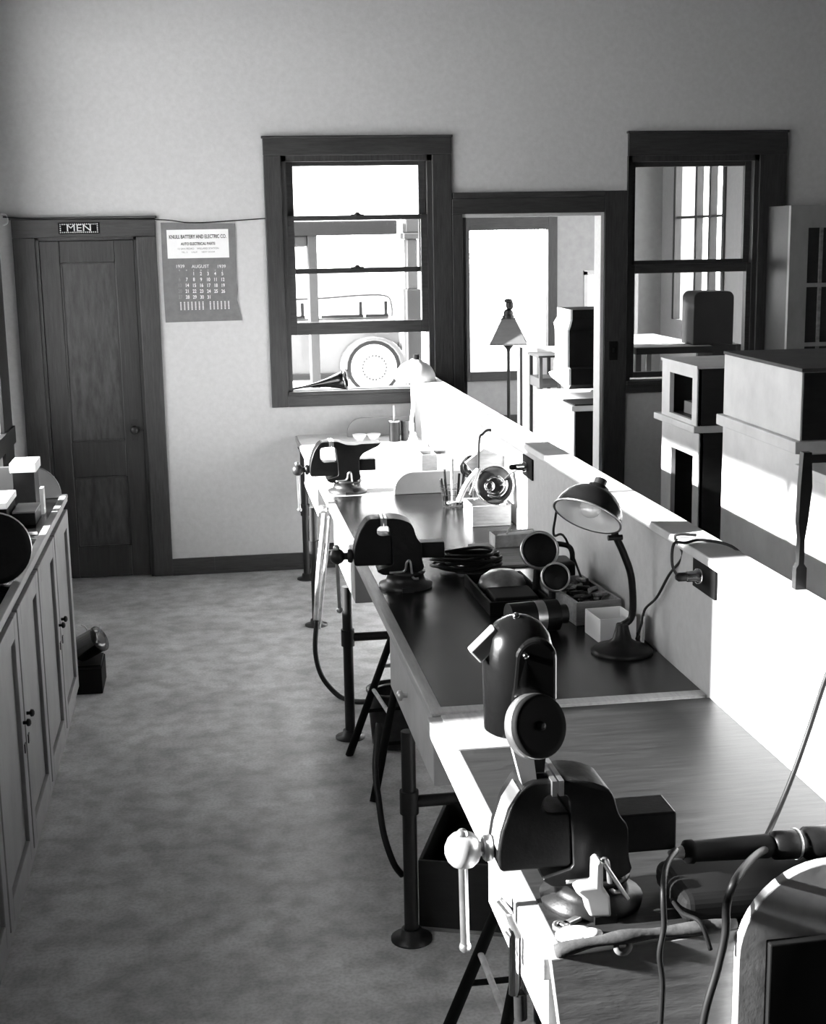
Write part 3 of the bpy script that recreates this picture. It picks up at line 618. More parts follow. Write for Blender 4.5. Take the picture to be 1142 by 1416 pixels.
for k in range(46):
    u, v = random.uniform(.025, .125), random.uniform(.03, .31); p = c+ux*u+uy*v+Vector((0, 0, random.uniform(.045, .085)))
    a = random.uniform(0, 6.28); dv = Vector((math.cos(a), math.sin(a), random.uniform(-.3, .3))).normalized()
    mb = MB()
    if k % 3 == 0: mb.cyl(p-dv*.02, p+dv*.02, random.uniform(.004, .009), n=10)
    elif k % 3 == 1: mb.lathe([(.006, 0), (.013, 0), (.013, .006), (.006, .006), (.006, 0)], p, dv+Vector((0, 0, 1)), 12, cap=False)
    else: mb.obox(p, dv, dv.cross(Vector((0, 0, 1))), dv.cross(Vector((0, 0, 1))).cross(dv), .022, .008, .004)
    mb.build('metal_part', M['junk' if k % 2 else 'ironw'], th)
# black tray with curved cover
th, c, ux, uy = open_box('parts_tray', 'low black tray holding a rounded cover in front of the two round lamps', 'tray', (.862, 4.22, ZB), (1, .02), None, .20, .40, .045, .008, 'black')
MB().box(.885, 1.03, 4.25, 4.40, ZB+.01, ZB+.05).build('dark_contents', M['black'], th, bevel=.006)
cv = tag(MB().lathe([(.001, .070), (.045, .064), (.072, .045), (.085, .015), (.085, 0)], (.962, 4.50, ZB+.013), (0, 0, 1), 28).build('headlamp_shell', M['wornsteel'], loc=(.975, 4.47, ZB+.013)), 'rounded grey headlamp shell lying in the low black tray', 'shell')
cy_ = thing('generator', 'dark cylindrical generator lying behind the shiny motor horn', 'generator', (.99, 3.98, ZB))
MB().cyl((.875, 4.0, ZB+.05), (1.03, 4.02, ZB+.05), .048, n=28).build('generator_body', M['iron'], cy_)
MB().lathe([(.0485, .0), (.0485, .03)], (.955, 4.01, ZB+.05), (1, .13, 0), 28, cap=False).build('light_band', M['steel'], cy_)
MB().cyl((1.03, 4.02, ZB+.05), (1.06, 4.024, ZB+.05), .03, n=20).build('pulley', M['ironw'], cy_)
MB().cyl((.855, 3.997, ZB+.05), (.875, 4.0, ZB+.05), .01, n=12).build('shaft', M['steel'], cy_)
def headlamp(label, px, py, Y, r, base_z):
    c = at(px, py, Y); ax = Vector((-.08, -.9, .36)).normalized()
    th = thing('round_lamp', label, 'lamp', (c.x, Y+.06, base_z), 'round black lamps standing among the bench parts')
    MB().lathe([(.008, -.10), (r*.35, -.095), (r*.75, -.06), (r*.97, -.02), (r, 0)], c, ax, 32).build('lamp_body', M['enamel'], th)
    MB().lathe([(r*.97, -.012), (r*1.04, -.01), (r*1.05, .006), (r*.94, .010), (r*.9, .002)], c, ax, 36, cap=False).build('lamp_rim', M['steel'], th)
    MB().lathe([(r*.92, .001), (r*.6, .008), (.001, .012)], c, ax, 32, cap=False).build('lens', M['dial'], th)
    MB().cyl(c-ax*.05, Vector((c.x, Y+.055, base_z)), .012).cyl((c.x, Y+.055, base_z), (c.x, Y+.055, base_z+.008), .02).build('stand', M['iron'], th)
headlamp('larger round black lamp with bright rim among the bench parts', 746, 761, 4.32, .061, ZB)
headlamp('smaller round black lamp with bright rim in front of the larger one', 768, 798, 4.16, .045, ZB)
mg = thing('magneto', 'black magneto with arched bar handle behind the round lamps by the wall', 'magneto', (1.14, 4.45, ZB))
MB().box(1.08, 1.20, 4.42, 4.54, ZB, ZB+.115).build('magneto_body', M['iron'], mg, bevel=.015, seg=3)
MB().tube([(1.085, 4.46, ZB+.10), (1.085, 4.46, ZB+.16), (1.11, 4.46, ZB+.175), (1.175, 4.46, ZB+.165), (1.195, 4.46, ZB+.14), (1.195, 4.46, ZB+.09)], .009, 10).build('bar_handle', M['iron'], mg)
MB().cyl((1.13, 4.40, ZB+.06), (1.13, 4.42, ZB+.06), .03, n=20).build('end_plate', M['steel'], mg)
# wire coil, flat board, small carton
cb = MB()
for k in range(9):
    ph = random.uniform(0, 6); cb.tube([(.905+random.uniform(-.03, .03)+(.10+random.uniform(-.03, .02))*math.cos(a*math.pi/4+ph), 4.84+.07*math.sin(a*math.pi/4+ph), ZB+.012+.007*k+random.uniform(-.005, .005)) for a in range(8)], .006, 6, closed=True, sub=4)
tag(cb.build('cable_coil', M['rubber'], loc=(.88, 4.84, ZB)), 'tangled coil of black cable on the bench right of the middle vise', 'cable')
tag(MB().prism([(1.0, 4.86), (1.25, 4.86), (1.25, 5.25), (.985, 5.25)], 'z', ZB+.001, ZB+.009).build('flat_board', M['wooddk'], loc=(1.1, 4.87, ZB)), 'flat thin board lying under the small parts carton', 'board')
th, c, ux, uy = open_box('parts_carton', 'small pale carton with tools in it standing on the flat board', 'box', (1.072, 5.14, ZB+.010), (1, .05), None, .18, .09, .05, .004, 'cordlt')
MB().cyl(c+Vector((.02, .04, .035)), c+Vector((.16, .05, .045)), .012, n=10).build('tool_roll', M['card'], th)
MB().cyl(c+Vector((.05, .02, .05)), c+Vector((.075, .03, .09)), .004, n=8).build('peg', M['steel'], th)
# gauge box
th, c, ux, uy = open_box('gauge_box', 'wooden box holding a chrome instrument wheel under the far outlet', 'box', (1.072, 5.60, ZB), (1, 0), None, .165, .20, .088, .01, 'wood')
iw = thing('instrument_wheel', 'shiny round instrument with coiled tubes propped on the wooden box by the outlet', 'instrument', (1.14, 5.9, ZB+.089))
ic = at(684, 671, 5.63); iax = Vector((-.25, -.9, .35)).normalized()
MB().lathe([(.05, -.025), (.077, -.02), (.08, 0), (.074, .006), (.062, .002), (.055, -.004), (.001, -.008)], ic, iax, 36).build('instrument_body', M['ironw'], iw)
MB().lathe([(.074, .004), (.082, .004), (.084, -.004), (.078, -.01)], ic, iax, 36, cap=False).build('instrument_rim', M['chrome'], iw)
MB().lathe([(.012, .0), (.022, .0), (.022, .02), (.012, .02), (.012, 0)], ic+Vector((-.024, -.012, -.004)), iax, 20, cap=False).build('hub_ring', M['chrome'], iw)
u = iax.cross(Vector((0, 0, 1))).normalized(); v = iax.cross(u)
for rr_, a0, a1 in ((.04, 20, 250), (.052, 60, 200), (.033, 200, 330)):
    MB().tube([ic+iax*.012+(u*math.cos(math.radians(a0+(a1-a0)*k/6))+v*math.sin(math.radians(a0+(a1-a0)*k/6)))*rr_ for k in range(7)], .005, 8).build('coiled_tube', M['chrome'], iw)
# leaning boards behind the gauge
lb_ = tag(MB().prism([(p.x, p.z) for p in (at(643, 640, 5.86), at(668, 620, 5.86), at(704, 634, 5.86), at(712, 668, 5.86), at(708, 700, 5.86), at(690, 700, 5.86))], 'y', 5.85, 5.875).build('gabled_board', M['wood'], loc=(at(680, 700, 5.86).x, 5.86, ZB)), 'gabled piece of bare board leaning behind the shiny instrument', 'board')
for o_ in (lb_,): pass
rodlike('light_strip', 'pale flat strip leaning left of the shiny instrument', 'strip', [at(634, 694, 5.62), at(645, 670, 5.62), at(661, 650, 5.66)], .012, 'card', 6)
rodlike('steel_tube', 'bright steel tube leaning beside the pale strip at the gauge box', 'tube', [at(650, 684, 5.58), at(664, 648, 5.62)], .006, 'steel', 10)
pl = tag(MB().lathe([(.008, 0), (.015, 0), (.015, .006), (.008, .006), (.008, 0)], at(622, 696, 6.0), (0, -.3, 1), 14, cap=False).tube([at(622, 696, 6.0), at(640, 692, 5.85), at(660, 690, 5.78)], .005, 8).build('ring_tool', M['steel'], loc=(at(622, 696, 6.0).x, 6.0, ZB)), 'small bright ring-ended tool on the bench left of the gauge box', 'tool')
# wire basket of tools
wk = thing('wire_basket', 'dark wire basket with tools standing upright before the sunlit end of the bench', 'basket', (at(624, 690, 6.06).x, 6.06, ZB))
cx, cyy = at(626, 690, 6.06).x, 6.06
for z in (.004, .03, .06, .09):
    MB().lathe([(.042+z*.15, z), (.044+z*.15, z+.003)], (cx, cyy, ZB), (0, 0, 1), 20, cap=False).build('wire_ring', M['mesh'], wk)
bk = MB()
for k in range(12):
    a = k*math.pi/6; bk.cyl((cx+.042*math.cos(a), cyy+.042*math.sin(a), ZB), (cx+.057*math.cos(a), cyy+.057*math.sin(a), ZB+.10), .0015, n=6)
bk.build('basket_wires', M['mesh'], wk)
for k, (dx, h, r) in enumerate([(-.02, .17, .006), (0, .22, .009), (.02, .15, .006), (.035, .19, .007), (-.03, .13, .008)]):
    rodlike('hand_tool', ['thin', 'tall pale', 'short', 'slim dark', 'stubby'][k]+' hand tool standing in the dark wire basket', 'tool', [(cx+dx, cyy, ZB+.008), (cx+dx*1.4, cyy+.01, ZB+h*.5), (cx+dx*1.7, cyy+.015, ZB+h)], r, ['iron', 'wood', 'iron', 'mesh', 'iron'][k], 8)
jb = thing('wire_bundle', 'dark tangled bundle of wires right of the tall tools in the basket', 'wires', (at(652, 690, 6.06).x, 6.06, ZB))
bm_ = MB(); jc = at(651, 645, 6.06)
for k in range(16):
    ph = random.uniform(0, 6.3); r_ = random.uniform(.02, .05); t_ = random.uniform(-.6, .6)
    bm_.tube([jc+Vector((r_*math.cos(a*math.pi/3+ph), t_*r_*math.sin(a*math.pi/3), r_*1.1*math.sin(a*math.pi/3+ph))) for a in range(6)], .0028, 5, closed=True, sub=3)
bm_.build('wire_loops', M['iron'], jb)
MB().cyl((jc.x, 6.06, ZB), (jc.x, 6.06, jc.z), .006).cyl((jc.x, 6.06, ZB), (jc.x, 6.06, ZB+.01), .04, n=20).build('stand', M['iron'], jb)
rodlike('bent_rod', 'dark rod with bent top leaning above the box of gauges', 'rod', [Vector((at(661, 640, 5.84).x, 5.84, ZB)), at(662, 615, 5.84), at(668, 600, 5.84), at(674, 595, 5.84), at(679, 595, 5.84)], .006, 'rubber', 8)
rodlike('antenna_wire', 'hair-thin upright wire beside the bent dark rod', 'wire', [Vector((at(656, 640, 5.9).x, 5.9, ZB)), at(657, 590, 5.9)], .0018, 'iron', 6)
# wooden cigar-like box and jars in the sun beyond the divider
th, c, ux, uy = open_box('upright_box', 'upright pale wooden box on the bench just beyond the middle rounded divider', 'box', (1.02, 6.62, ZB), (1, 0), None, .075, .14, .155, .008, 'wood')
jr = thing('glass_jar', 'glass jar with dark lid behind the wire basket', 'jar', (1.13, 6.75, ZB))
MB().lathe([(.035, .001), (.037, .01), (.037, .12), (.03, .14)], (1.13, 6.75, ZB), (0, 0, 1), 20).build('jar_glass', M['jar'], jr)
MB().cyl((1.13, 6.75, ZB+.14), (1.13, 6.75, ZB+.155), .032, n=20).build('lid', M['ironw'], jr)
gc = thing('glue_can', 'black can with an upright brush handle at the far end of the bench', 'can', (1.09, 8.2, ZB))
q = at(548, 607, 8.1)
gc.location = (q.x, 8.18, ZB)
MB().cyl((q.x, 8.18, ZB), (q.x, 8.18, ZB+.125), .032, n=22).build('can_body', M['iron'], gc)
MB().cyl((q.x, 8.18, ZB+.10), (q.x, 8.18, ZB+.215), .006).build('brush_handle', M['wooddk'], gc)
MB().lathe([(.033, .118), (.034, .125), (.03, .127)], (q.x, 8.18, ZB), (0, 0, 1), 22, cap=False).build('can_rim', M['steel'], gc)
gc2 = tag(MB().cyl((q.x+.07, 8.2, ZB), (q.x+.07, 8.2, ZB+.12), .028, n=20).lathe([(.03, .11), (.03, .12)], (q.x+.07, 8.2, ZB), (0, 0, 1), 20, cap=False).build('tin_can', M['ironw'], loc=(q.x+.07, 8.2, ZB)), 'grey tin can right of the black brush can', 'can')
for k, (px, lab) in enumerate(((495, 'left of two small white bowls before the farthest rounded divider'), (515, 'right of two small white bowls, next to the black brush can'))):
    q = atz(px, 607, ZB)
    tag(MB().lathe([(.02, .0), (.022, .004), (.04, .03), (.043, .04), (.04, .04), (.02, .01), (.001, .008)], (q.x, 8.25, ZB), (0, 0, 1), 24).build('white_bowl', M['white'], loc=(q.x, 8.25, ZB)), lab, 'bowl', 'white bowls at the far end of the bench')
q = at(566, 589, 8.3)
tag(MB().box(q.x-.02, q.x+.015, 8.2, 8.26, q.z-.03, q.z+.03).box(q.x-.028, q.x+.022, 8.19, 8.27, q.z-.036, q.z-.03).build('bell_box', M['brass'], loc=(q.x, 8.2, ZB)), 'small pale box fixed behind the lamp neck at the far bench end', 'box')
q = Vector((XP+.04, 7.0, 1.237))
rodlike('wire_loop', 'bent bright wire loop standing on the partition cap left of the doorway', 'wire', [at(628, 546, 7.25), at(648, 549, 7.1), at(649, 562, 7.0)], .005, 'white', 8)
# ------------------------------------------------------------------ under the bench
def stool(label, loc, rz, hs=.62, m='black', r=.15):
    th = thing('stool', label, 'stool', (0, 0, 0))
    MB().lathe([(r*.9, hs-.03), (r, hs-.024), (r, hs-.006), (r*.95, hs), (.001, hs)], (0, 0, 0), (0, 0, 1), 30).build('seat', M['darkwood'], th)
    for k in range(4):
        a = math.pi/4+k*math.pi/2; MB().cyl((.115*math.cos(a), .115*math.sin(a), hs-.03), (.35*math.cos(a), .35*math.sin(a), 0), .014, .016, n=12).build('leg', M[m], th)
    for z, k0 in ((.20, 0), (.30, 1), (.40, 0)):
        rad = .35-.235*z/(hs-.03)
        for k in range(4):
            if (k+k0) % 2: continue
            a, b = math.pi/4+k*math.pi/2, math.pi/4+(k+1)*math.pi/2
            MB().cyl((rad*math.cos(a), rad*math.sin(a), z), (rad*math.cos(b), rad*math.sin(b), z), .008, n=10).build('rung', M['cordlt'] if z > .25 else M[m], th)
    th.location = loc; th.rotation_euler = (0, 0, rz); return th
stool('dark four-legged stool tucked under the long workbench', (.77, 5.10, 0), .08, .60, r=.125)
stool('dark four-legged stool under the near workbench, legs reaching to the photo bottom', (.77, 2.98, 0), .0, .60, r=.125)
bk_ = thing('bucket', 'dark bucket on the floor under the long bench behind the stool', 'bucket', (.70, 5.35, 0))
MB().lathe([(.085, .002), (.09, .01), (.108, .23), (.112, .235), (.112, .243), (.104, .243), (.09, .03)], (.70, 5.42, 0), (0, 0, 1), 28).build('bucket_body', M['ironw'], bk_)
MB().tube([(.60, 5.42, .235), (.61, 5.35, .27), (.70, 5.33, .29), (.79, 5.35, .27), (.80, 5.42, .235)], .004, 8).build('bail', M['steel'], bk_)
dc_ = thing('floor_crate', 'dark wooden crate on the floor under the bench beside the near pipe leg', 'crate', (.56, 3.84, 0))
for (a, b, c_, d_) in ((0, .42, 0, .012), (0, .42, .468, .48), (0, .012, .012, .468), (.408, .42, .012, .468)):
    MB().box(.56+a, .56+b, 3.84+c_, 3.84+d_, .012, .225).build('side', M['darkwood'], dc_, bevel=.002)
MB().box(.56, .98, 3.84, 4.32, 0, .012).build('bottom', M['wooddk'], dc_)
MB().box(.60, .93, 3.88, 4.26, .012, .17).build('dark_contents', M['black'], dc_, bevel=.02)
dc_.rotation_euler = (0, 0, -.35)
# hoses
rodlike('gas_hose', 'pale double hose hanging from the bench edge below the farthest vise', 'hose', [at(449, 708, 6.45), at(446, 740, 6.42), at(441, 790, 6.35), at(437, 858, 6.3)], .014, 'cordlt', 10)
rodlike('second_gas_hose', 'thinner pale hose hanging just right of the double hose', 'hose', [at(456, 712, 6.3), at(452, 760, 6.3), at(446, 815, 6.25), at(441, 870, 6.2)], .009, 'cordlt', 10)
rodlike('air_hose', 'black hose drooping in a loop from the pale hoses to the stool', 'hose', [at(438, 858, 6.2), at(436, 900, 6.15), at(445, 935, 6.1), at(468, 962, 6.05), at(490, 970, 5.95), at(515, 969, 5.85), at(545, 960, 5.7)], .012, 'rubber', 10)
rodlike('leg_hose', 'black hose curving down beside the near pipe leg', 'hose', [at(524, 1000, 4.0), at(519, 1060, 3.95), at(524, 1110, 3.9), at(531, 1155, 3.86), at(544, 1193, 3.83), at(556, 1210, 3.84)], .010, 'rubber', 10)
q = at(452, 715, 6.4)
tag(MB().ball((.50, 6.3, .83), .032, 14, (.9, 1.2, .6)).build('hose_bracket', M['brass'], loc=(.5, 6.3, .83)), 'pale rounded hose bracket on the bench edge by the farthest vise', 'bracket')
# ------------------------------------------------------------------ left cabinets
XC = -.64
lc = thing('base_cabinet', 'long painted base cabinet with narrow doors along the left wall', 'cabinet', (-.9, 4.2, 0))
MB().box(XL+.01, XC-.012, 1.5, 6.22, .0, .93).build('cabinet_body', M['cabpaint'], lc)
MB().box(XL+.005, XC+.006, 1.5, 6.24, .93, .945).box(XC-.022, XC+.008, 1.5, 6.24, .945, .962).build('counter_edge', M['apron'], lc, bevel=.003)
MB().box(XL+.005, XC-.022, 1.5, 6.238, .945, .951).build('counter_lino', M['lino'], lc)
ye = 6.22; n = 0
yy = ye
for k in range(8):
    y1_, y0_ = yy-.012, yy-.575; yy -= .587
    if y0_ < 1.5: break
    dr = MB().box(XC-.012, XC+.006, y0_, y0_+.07, .08, .90).box(XC-.012, XC+.006, y1_-.07, y1_, .08, .90).box(XC-.012, XC+.006, y0_+.07, y1_-.07, .08, .15).box(XC-.012, XC+.006, y0_+.07, y1_-.07, .83, .90).build('door', M['cabpaint'], lc, bevel=.003)
    MB().box(XC-.0119, XC-.008, y0_+.07, y1_-.07, .15, .83).build('door_panel', M['cabpaint'], dr)
    hy = y0_+.035 if k % 2 == 0 else y1_-.035
    MB().lathe([(.006, 0), (.006, .01), (.013, .014), (.012, .022), (.005, .026)], (XC+.006, hy, .54), (1, 0, 0), 12).build('latch', M['ironw'], dr)
    MB().box(XC+.006, XC+.009, hy-.012, hy+.012, .44, .47).build('keeper', M['ironw'], dr)
def lboard(Y, xr, zt, r, label):
    pts = [(XL+.02, .952), (XL+.02, zt)] + [(p[0], p[1]) for p in arc(xr-r, zt-r, r, 90, 0, 12)] + [(xr, .952)]
    tag(MB().prism(pts[::-1], 'y', Y, Y+.02).build('counter_divider', M['boardlt'], loc=(-.9, Y, .952), bevel=.003), label, 'divider')
lboard(6.2, -.655, 1.10, .135, 'rounded grey end board at the far end of the left counter')
dd = thing('grinding_wheel', 'dark round disc with pale rim standing on the left counter nearest the photo edge', 'wheel', (-.78, 4.62, .951))
wc_ = (at(-8, 768, 4.62).x, 4.62, .951+.122)
MB().lathe([(.118, -.012), (.12, -.008), (.12, .008), (.118, .012), (.1, .008), (.03, .010), (.001, .012)], wc_, (.1, -1, 0), 40).build('disc', M['dial'], dd)
MB().lathe([(.119, -.009), (.122, -.006), (.122, .006), (.119, .009)], wc_, (.1, -1, 0), 40, cap=False).build('disc_rim', M['steel'], dd)
MB().lathe([(.02, 0), (.02, .03), (.01, .034)], wc_, (.1, -1, 0), 16).build('hub', M['ironw'], dd)
p0, p1 = at(17, 640, 6.0), at(52, 650, 6.0)
ub = thing('battery_box', 'dark upright box with bright white top against the far left end board', 'box', (p0.x, 6.0, .951))
MB().box(p0.x, p1.x-.01, 5.96, 6.1, .951, p1.z).build('box_body', M['iron'], ub, bevel=.003)
MB().box(p0.x-.005, p1.x, 5.94, 6.12, p1.z, p0.z+.005).build('box_lid', M['card'], ub, bevel=.002)
tag(MB().box(-.98, -.80, 5.55, 5.8, .951, 1.035).build('dark_carton', M['black'], loc=(-.88, 5.67, .951), bevel=.003), 'black carton under the white book on the left counter', 'box')
tag(MB().box(-.99, -.795, 5.53, 5.82, 1.036, 1.062).build('white_book', M['card'], loc=(-.89, 5.67, 1.036), bevel=.002), 'white book lying on the black carton at the left photo edge', 'book')
sb = thing('small_case', 'small dark case with pale lid right of the white book on the left counter', 'case', (-.75, 5.7, .951))
MB().box(-.79, -.70, 5.62, 5.82, .951, 1.0).build('case_body', M['iron'], sb, bevel=.003)
MB().box(-.79, -.70, 5.62, 5.82, 1.0, 1.006).build('case_lid', M['cabpaint'], sb)
tag(MB().box(-.705, -.69, 5.84, 5.90, .951, 1.06).build('upright_strip', M['brass'], loc=(-.7, 5.87, .951)), 'narrow upright pale strip beside the small case on the left counter', 'strip')
for k, (x, y, a) in enumerate(((-.74, 5.40, .3), (-.72, 5.32, -.5))):
    tag(MB().obox((x, y, .958), (math.cos(a), math.sin(a), 0), (-math.sin(a), math.cos(a), 0), (0, 0, 1), .07, .006, .005).build('small_tool', M['steel'], loc=(x, y, .951)), ('flat steel tool lying before the small case on the left counter', 'second flat steel tool, closer to the counter edge')[k], 'tool')
# starter motor on the floor
sm = thing('floor_motor', 'black electric motor resting tilted on a dark box on the floor by the left cabinet', 'motor', (-.59, 6.45, 0))
MB().box(-.668, -.545, 6.36, 6.56, .12, .13).build('base_plate', M['iron'], sm)
ma = at(112, 908, 6.42); axm = Vector((.75, -.25, .45)).normalized()
c0 = Vector((-.60, 6.45, .205))
MB().lathe([(.02, -.08), (.05, -.07), (.06, -.06), (.06, .05), (.063, .052), (.063, .066), (.03, .07)], c0, axm, 28).build('motor_body', M['enamel'], sm)
MB().tube([c0+Vector((.0, 0, .05)), c0+Vector((-.01, -.02, .09)), c0+Vector((-.03, -.01, .10))], .003, 6).tube([c0+Vector((.05, 0, .06)), c0+Vector((.06, -.02, .09))], .003, 6).build('lead_wires', M['steel'], sm)
tag(MB().box(-.675, -.54, 6.33, 6.58, 0, .12).build('floor_box', M['black'], loc=(-.6, 6.45, 0), bevel=.004), 'low black box on the floor carrying the tilted motor', 'box')
# ------------------------------------------------------------------ right side shelving units
def unit(label, c, ax, parts):
    pass
def rbox(mb, o, ux, x0, x1, y0, y1, z0, z1):
    uy = Vector((-ux.y, ux.x, 0)); return mb.obox(o+ux*(x0+x1)/2+uy*(y0+y1)/2+Vector((0, 0, (z0+z1)/2)), ux, uy, (0, 0, 1), (x1-x0)/2, (y1-y0)/2, (z1-z0)/2)
# near white unit: left face runs from A (far) to B (near)
def white_unit(name, label, pTL, pTR, X0, depth, ztop, zled, face, side, m):
    A = atx(*pTL, X0); Bn = atx(*pTR, X0-.0)
    return A, Bn
nu = thing('white_cupboard', 'tall plain white cupboard with stepped upper half just beyond the partition', 'cupboard', (2.0, 4.6, 0))
A = Vector((1.905, 4.95, 0)); Bn = Vector((1.885, 4.22, 0))
ux = (Bn-A).normalized(); L_ = (Bn-A).length
# uy points to -x side? compute so that cupboard extends away from the bench
uy = Vector((-ux.y, ux.x, 0)); sgn = 1 if uy.x > 0 else -1
def ub_(mb, s0, s1, d0, d1, z0, z1): return rbox(mb, A, ux, s0, s1, min(sgn*d0, sgn*d1), max(sgn*d0, sgn*d1), z0, z1)
ub_(MB(), 0, L_, 0, .5, 0, 1.345).build('lower_case', M['white2'], nu, bevel=.003)
ub_(MB(), -.02, L_+.015, -.02, .5, 1.345, 1.385).build('ledge', M['white2'], nu, bevel=.003)
ub_(MB(), 0, L_, .0, .5, 1.385, 1.608).build('upper_case', M['white2'], nu, bevel=.002)
ub_(MB(), -.005, L_+.005, -.003, .5, 1.608, 1.62).build('top_board', M['topdk'], nu, bevel=.002)
ub_(MB(), L_, L_+.004, .015, .49, .2, 1.34).build('painted_end_shade', M['darkwood'], nu)  # dark sheet paints the shade on the end turned from the sun
ub_(MB(), L_, L_+.004, .006, .49, 1.388, 1.606).build('painted_end_shade', M['darkwood'], nu)
# far unit with openings
fu = thing('pigeonhole_cupboard', 'white cupboard with two square openings and shaded end painted dark, left of the tall plain cupboard', 'cupboard', (2.2, 5.9, 0))
X0 = 2.1; ya, yb = 5.77, 6.24
def shelf_case(x0, z0, z1, y0, y1, oz0, oz1, oy0, oy1):
    f_ = MB(); f_.box(x0, x0+.02, y0, oy0, z0, z1).box(x0, x0+.02, oy1, y1, z0, z1).box(x0, x0+.02, oy0, oy1, z0, oz0).box(x0, x0+.02, oy0, oy1, oz1, z1)
    f_.build('front_frame', M['white2'], fu)
    MB().box(x0+.02, 2.5, y1-.02, y1, z0, z1).box(x0+.02, 2.5, y0+.005, y1-.02, z0, z0+.02).box(x0+.02, 2.5, y0+.005, y1-.02, z1-.02, z1).box(2.48, 2.5, y0+.005, y1-.02, z0+.02, z1-.02).build('carcass', M['darkwood'], fu)
    MB().box(x0+.006, 2.5, y0-.0, y0+.005, z0, z1).build('painted_end_shade', M['darkwood'], fu)  # shade of the unlit end put into a separate dark sheet
shelf_case(X0, 1.225, 1.475, ya, yb, 1.245, 1.43, 5.83, 6.13)
shelf_case(X0+.02, .0, 1.195, ya+.02, yb+.05, .62, 1.08, 5.86, 6.15)
MB().box(X0-.015, 2.5, ya-.01, yb+.07, 1.195, 1.225).build('ledge', M['white2'], fu, bevel=.003)
MB().box(X0-.005, 2.5, ya-.01, yb+.01, 1.475, 1.487).build('top_board', M['white2'], fu)
MB().box(X0+.0, X0+.42, ya+.05, yb, .60, .615).build('shelf', M['darkwood'], fu)
tag(MB().box(X0+.06, X0+.12, 5.86, 6.10, 1.246, 1.30).build('book_stack', M['cabpaint'], loc=(X0+.1, 5.98, 1.246)), 'grey book lying in the upper opening of the pigeonhole cupboard', 'book')
tag(MB().box(X0+.2, X0+.24, 5.95, 6.10, 1.246, 1.38).build('upright_book', M['cordlt'], loc=(X0+.2, 6.0, 1.246)), 'pale book standing in the upper opening of the pigeonhole cupboard', 'book')
# nearer unit at the right edge
ru = thing('low_cupboard', 'pale lower cupboard at the right edge of the photo with dark gap beside it', 'cupboard', (2.2, 3.5, 0))
MB().box(1.84, 2.4, 3.0, 4.10, 0, 1.30).build('case', M['white2'], ru, bevel=.003)
MB().box(1.825, 2.4, 2.98, 4.12, 1.30, 1.33).build('top_board', M['white2'], ru, bevel=.003)
MB().box(1.85, 1.88, 4.10, 4.14, .0, 1.26).build('gap_shade', M['darkwood'], ru)  # dark strip standing in for shade in the gap between cupboards
tag(MB().prism([(-.012, 0), (.014, 0), (.014, .05), (.007, .06), (.007, .12), (.013, .16), (.020, .24), (.016, .32), (-.004, .32), (-.008, .24), (-.010, .16), (-.005, .12), (-.006, .06), (-.012, .05)], 'y', 0, .02).build('dark_paddle', M['darkwood'], loc=(0, 0, 0)), 'dark paddle-shaped piece standing on the partition cap by the tall white cupboard', 'post').location = (XP+.075, 2.96, 1.237)  # dark paddle-shaped piece set on the cap
# glazed wall cupboard on the back wall at right
gcb = thing('glazed_cupboard', 'tall grey-white cupboard with dark glass panes right of the second window', 'cupboard', (4.4, 8.4, 0))
q0 = at(1094, 284, 8.25); q1_ = at(1118, 315, 8.25)
gx = q0.x; gz = q0.z
fr = MB().box(gx, q1_.x, 8.25, 8.28, 0, gz).box(q1_.x, gx+1.6, 8.25, 8.28, q1_.z, gz).box(q1_.x+.62, q1_.x+.72, 8.25, 8.28, 0, q1_.z).box(q1_.x, gx+1.6, 8.25, 8.28, 0, .6)
fr.build('front_frame', M['cabpaint'], gcb)
for py in (394, 476):
    z = at(1128, py, 8.26).z; MB().box(q1_.x, q1_.x+.62, 8.252, 8.275, z-.012, z+.012).build('glazing_bar', M['cabpaint'], gcb)
MB().box(q1_.x+.08, q1_.x+.10, 8.255, 8.27, .6, q1_.z).build('glazing_bar', M['wooddk'], gcb)
MB().box(gx, gx+1.6, 8.28, 8.6, 0, gz).build('cupboard_body', M['darkwood'], gcb)
MB().box(q1_.x, q1_.x+.62, 8.262, 8.266, .6, q1_.z).build('pane', M['glass'], gcb)
# ------------------------------------------------------------------ front room
YG = 14.8; XG = 4.95
struct('floor_front_room', MB().box(1.2, 5.2, YB+.07, YG+.1, -.1, 0), M['floor'])
struct('ceiling_front_room', MB().box(1.2, 5.4, YB+.14, YG+.3, 3.2, 3.3), M['ceiling'])
G1 = (at(650, 515, YG).x, at(757, 515, YG).x, .62, 2.12)
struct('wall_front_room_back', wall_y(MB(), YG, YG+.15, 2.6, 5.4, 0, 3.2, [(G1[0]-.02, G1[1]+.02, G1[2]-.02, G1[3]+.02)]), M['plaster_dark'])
RW = (12.95, 14.35, 1.16, 2.85)
struct('wall_front_room_right', wall_x(MB(), XG, XG+.15, YB+.14, YG, 0, 3.2, [RW, (9.4, 12.0, .9, 3.0)]), M['plaster'])  # second opening is unseen, added to brighten the front room
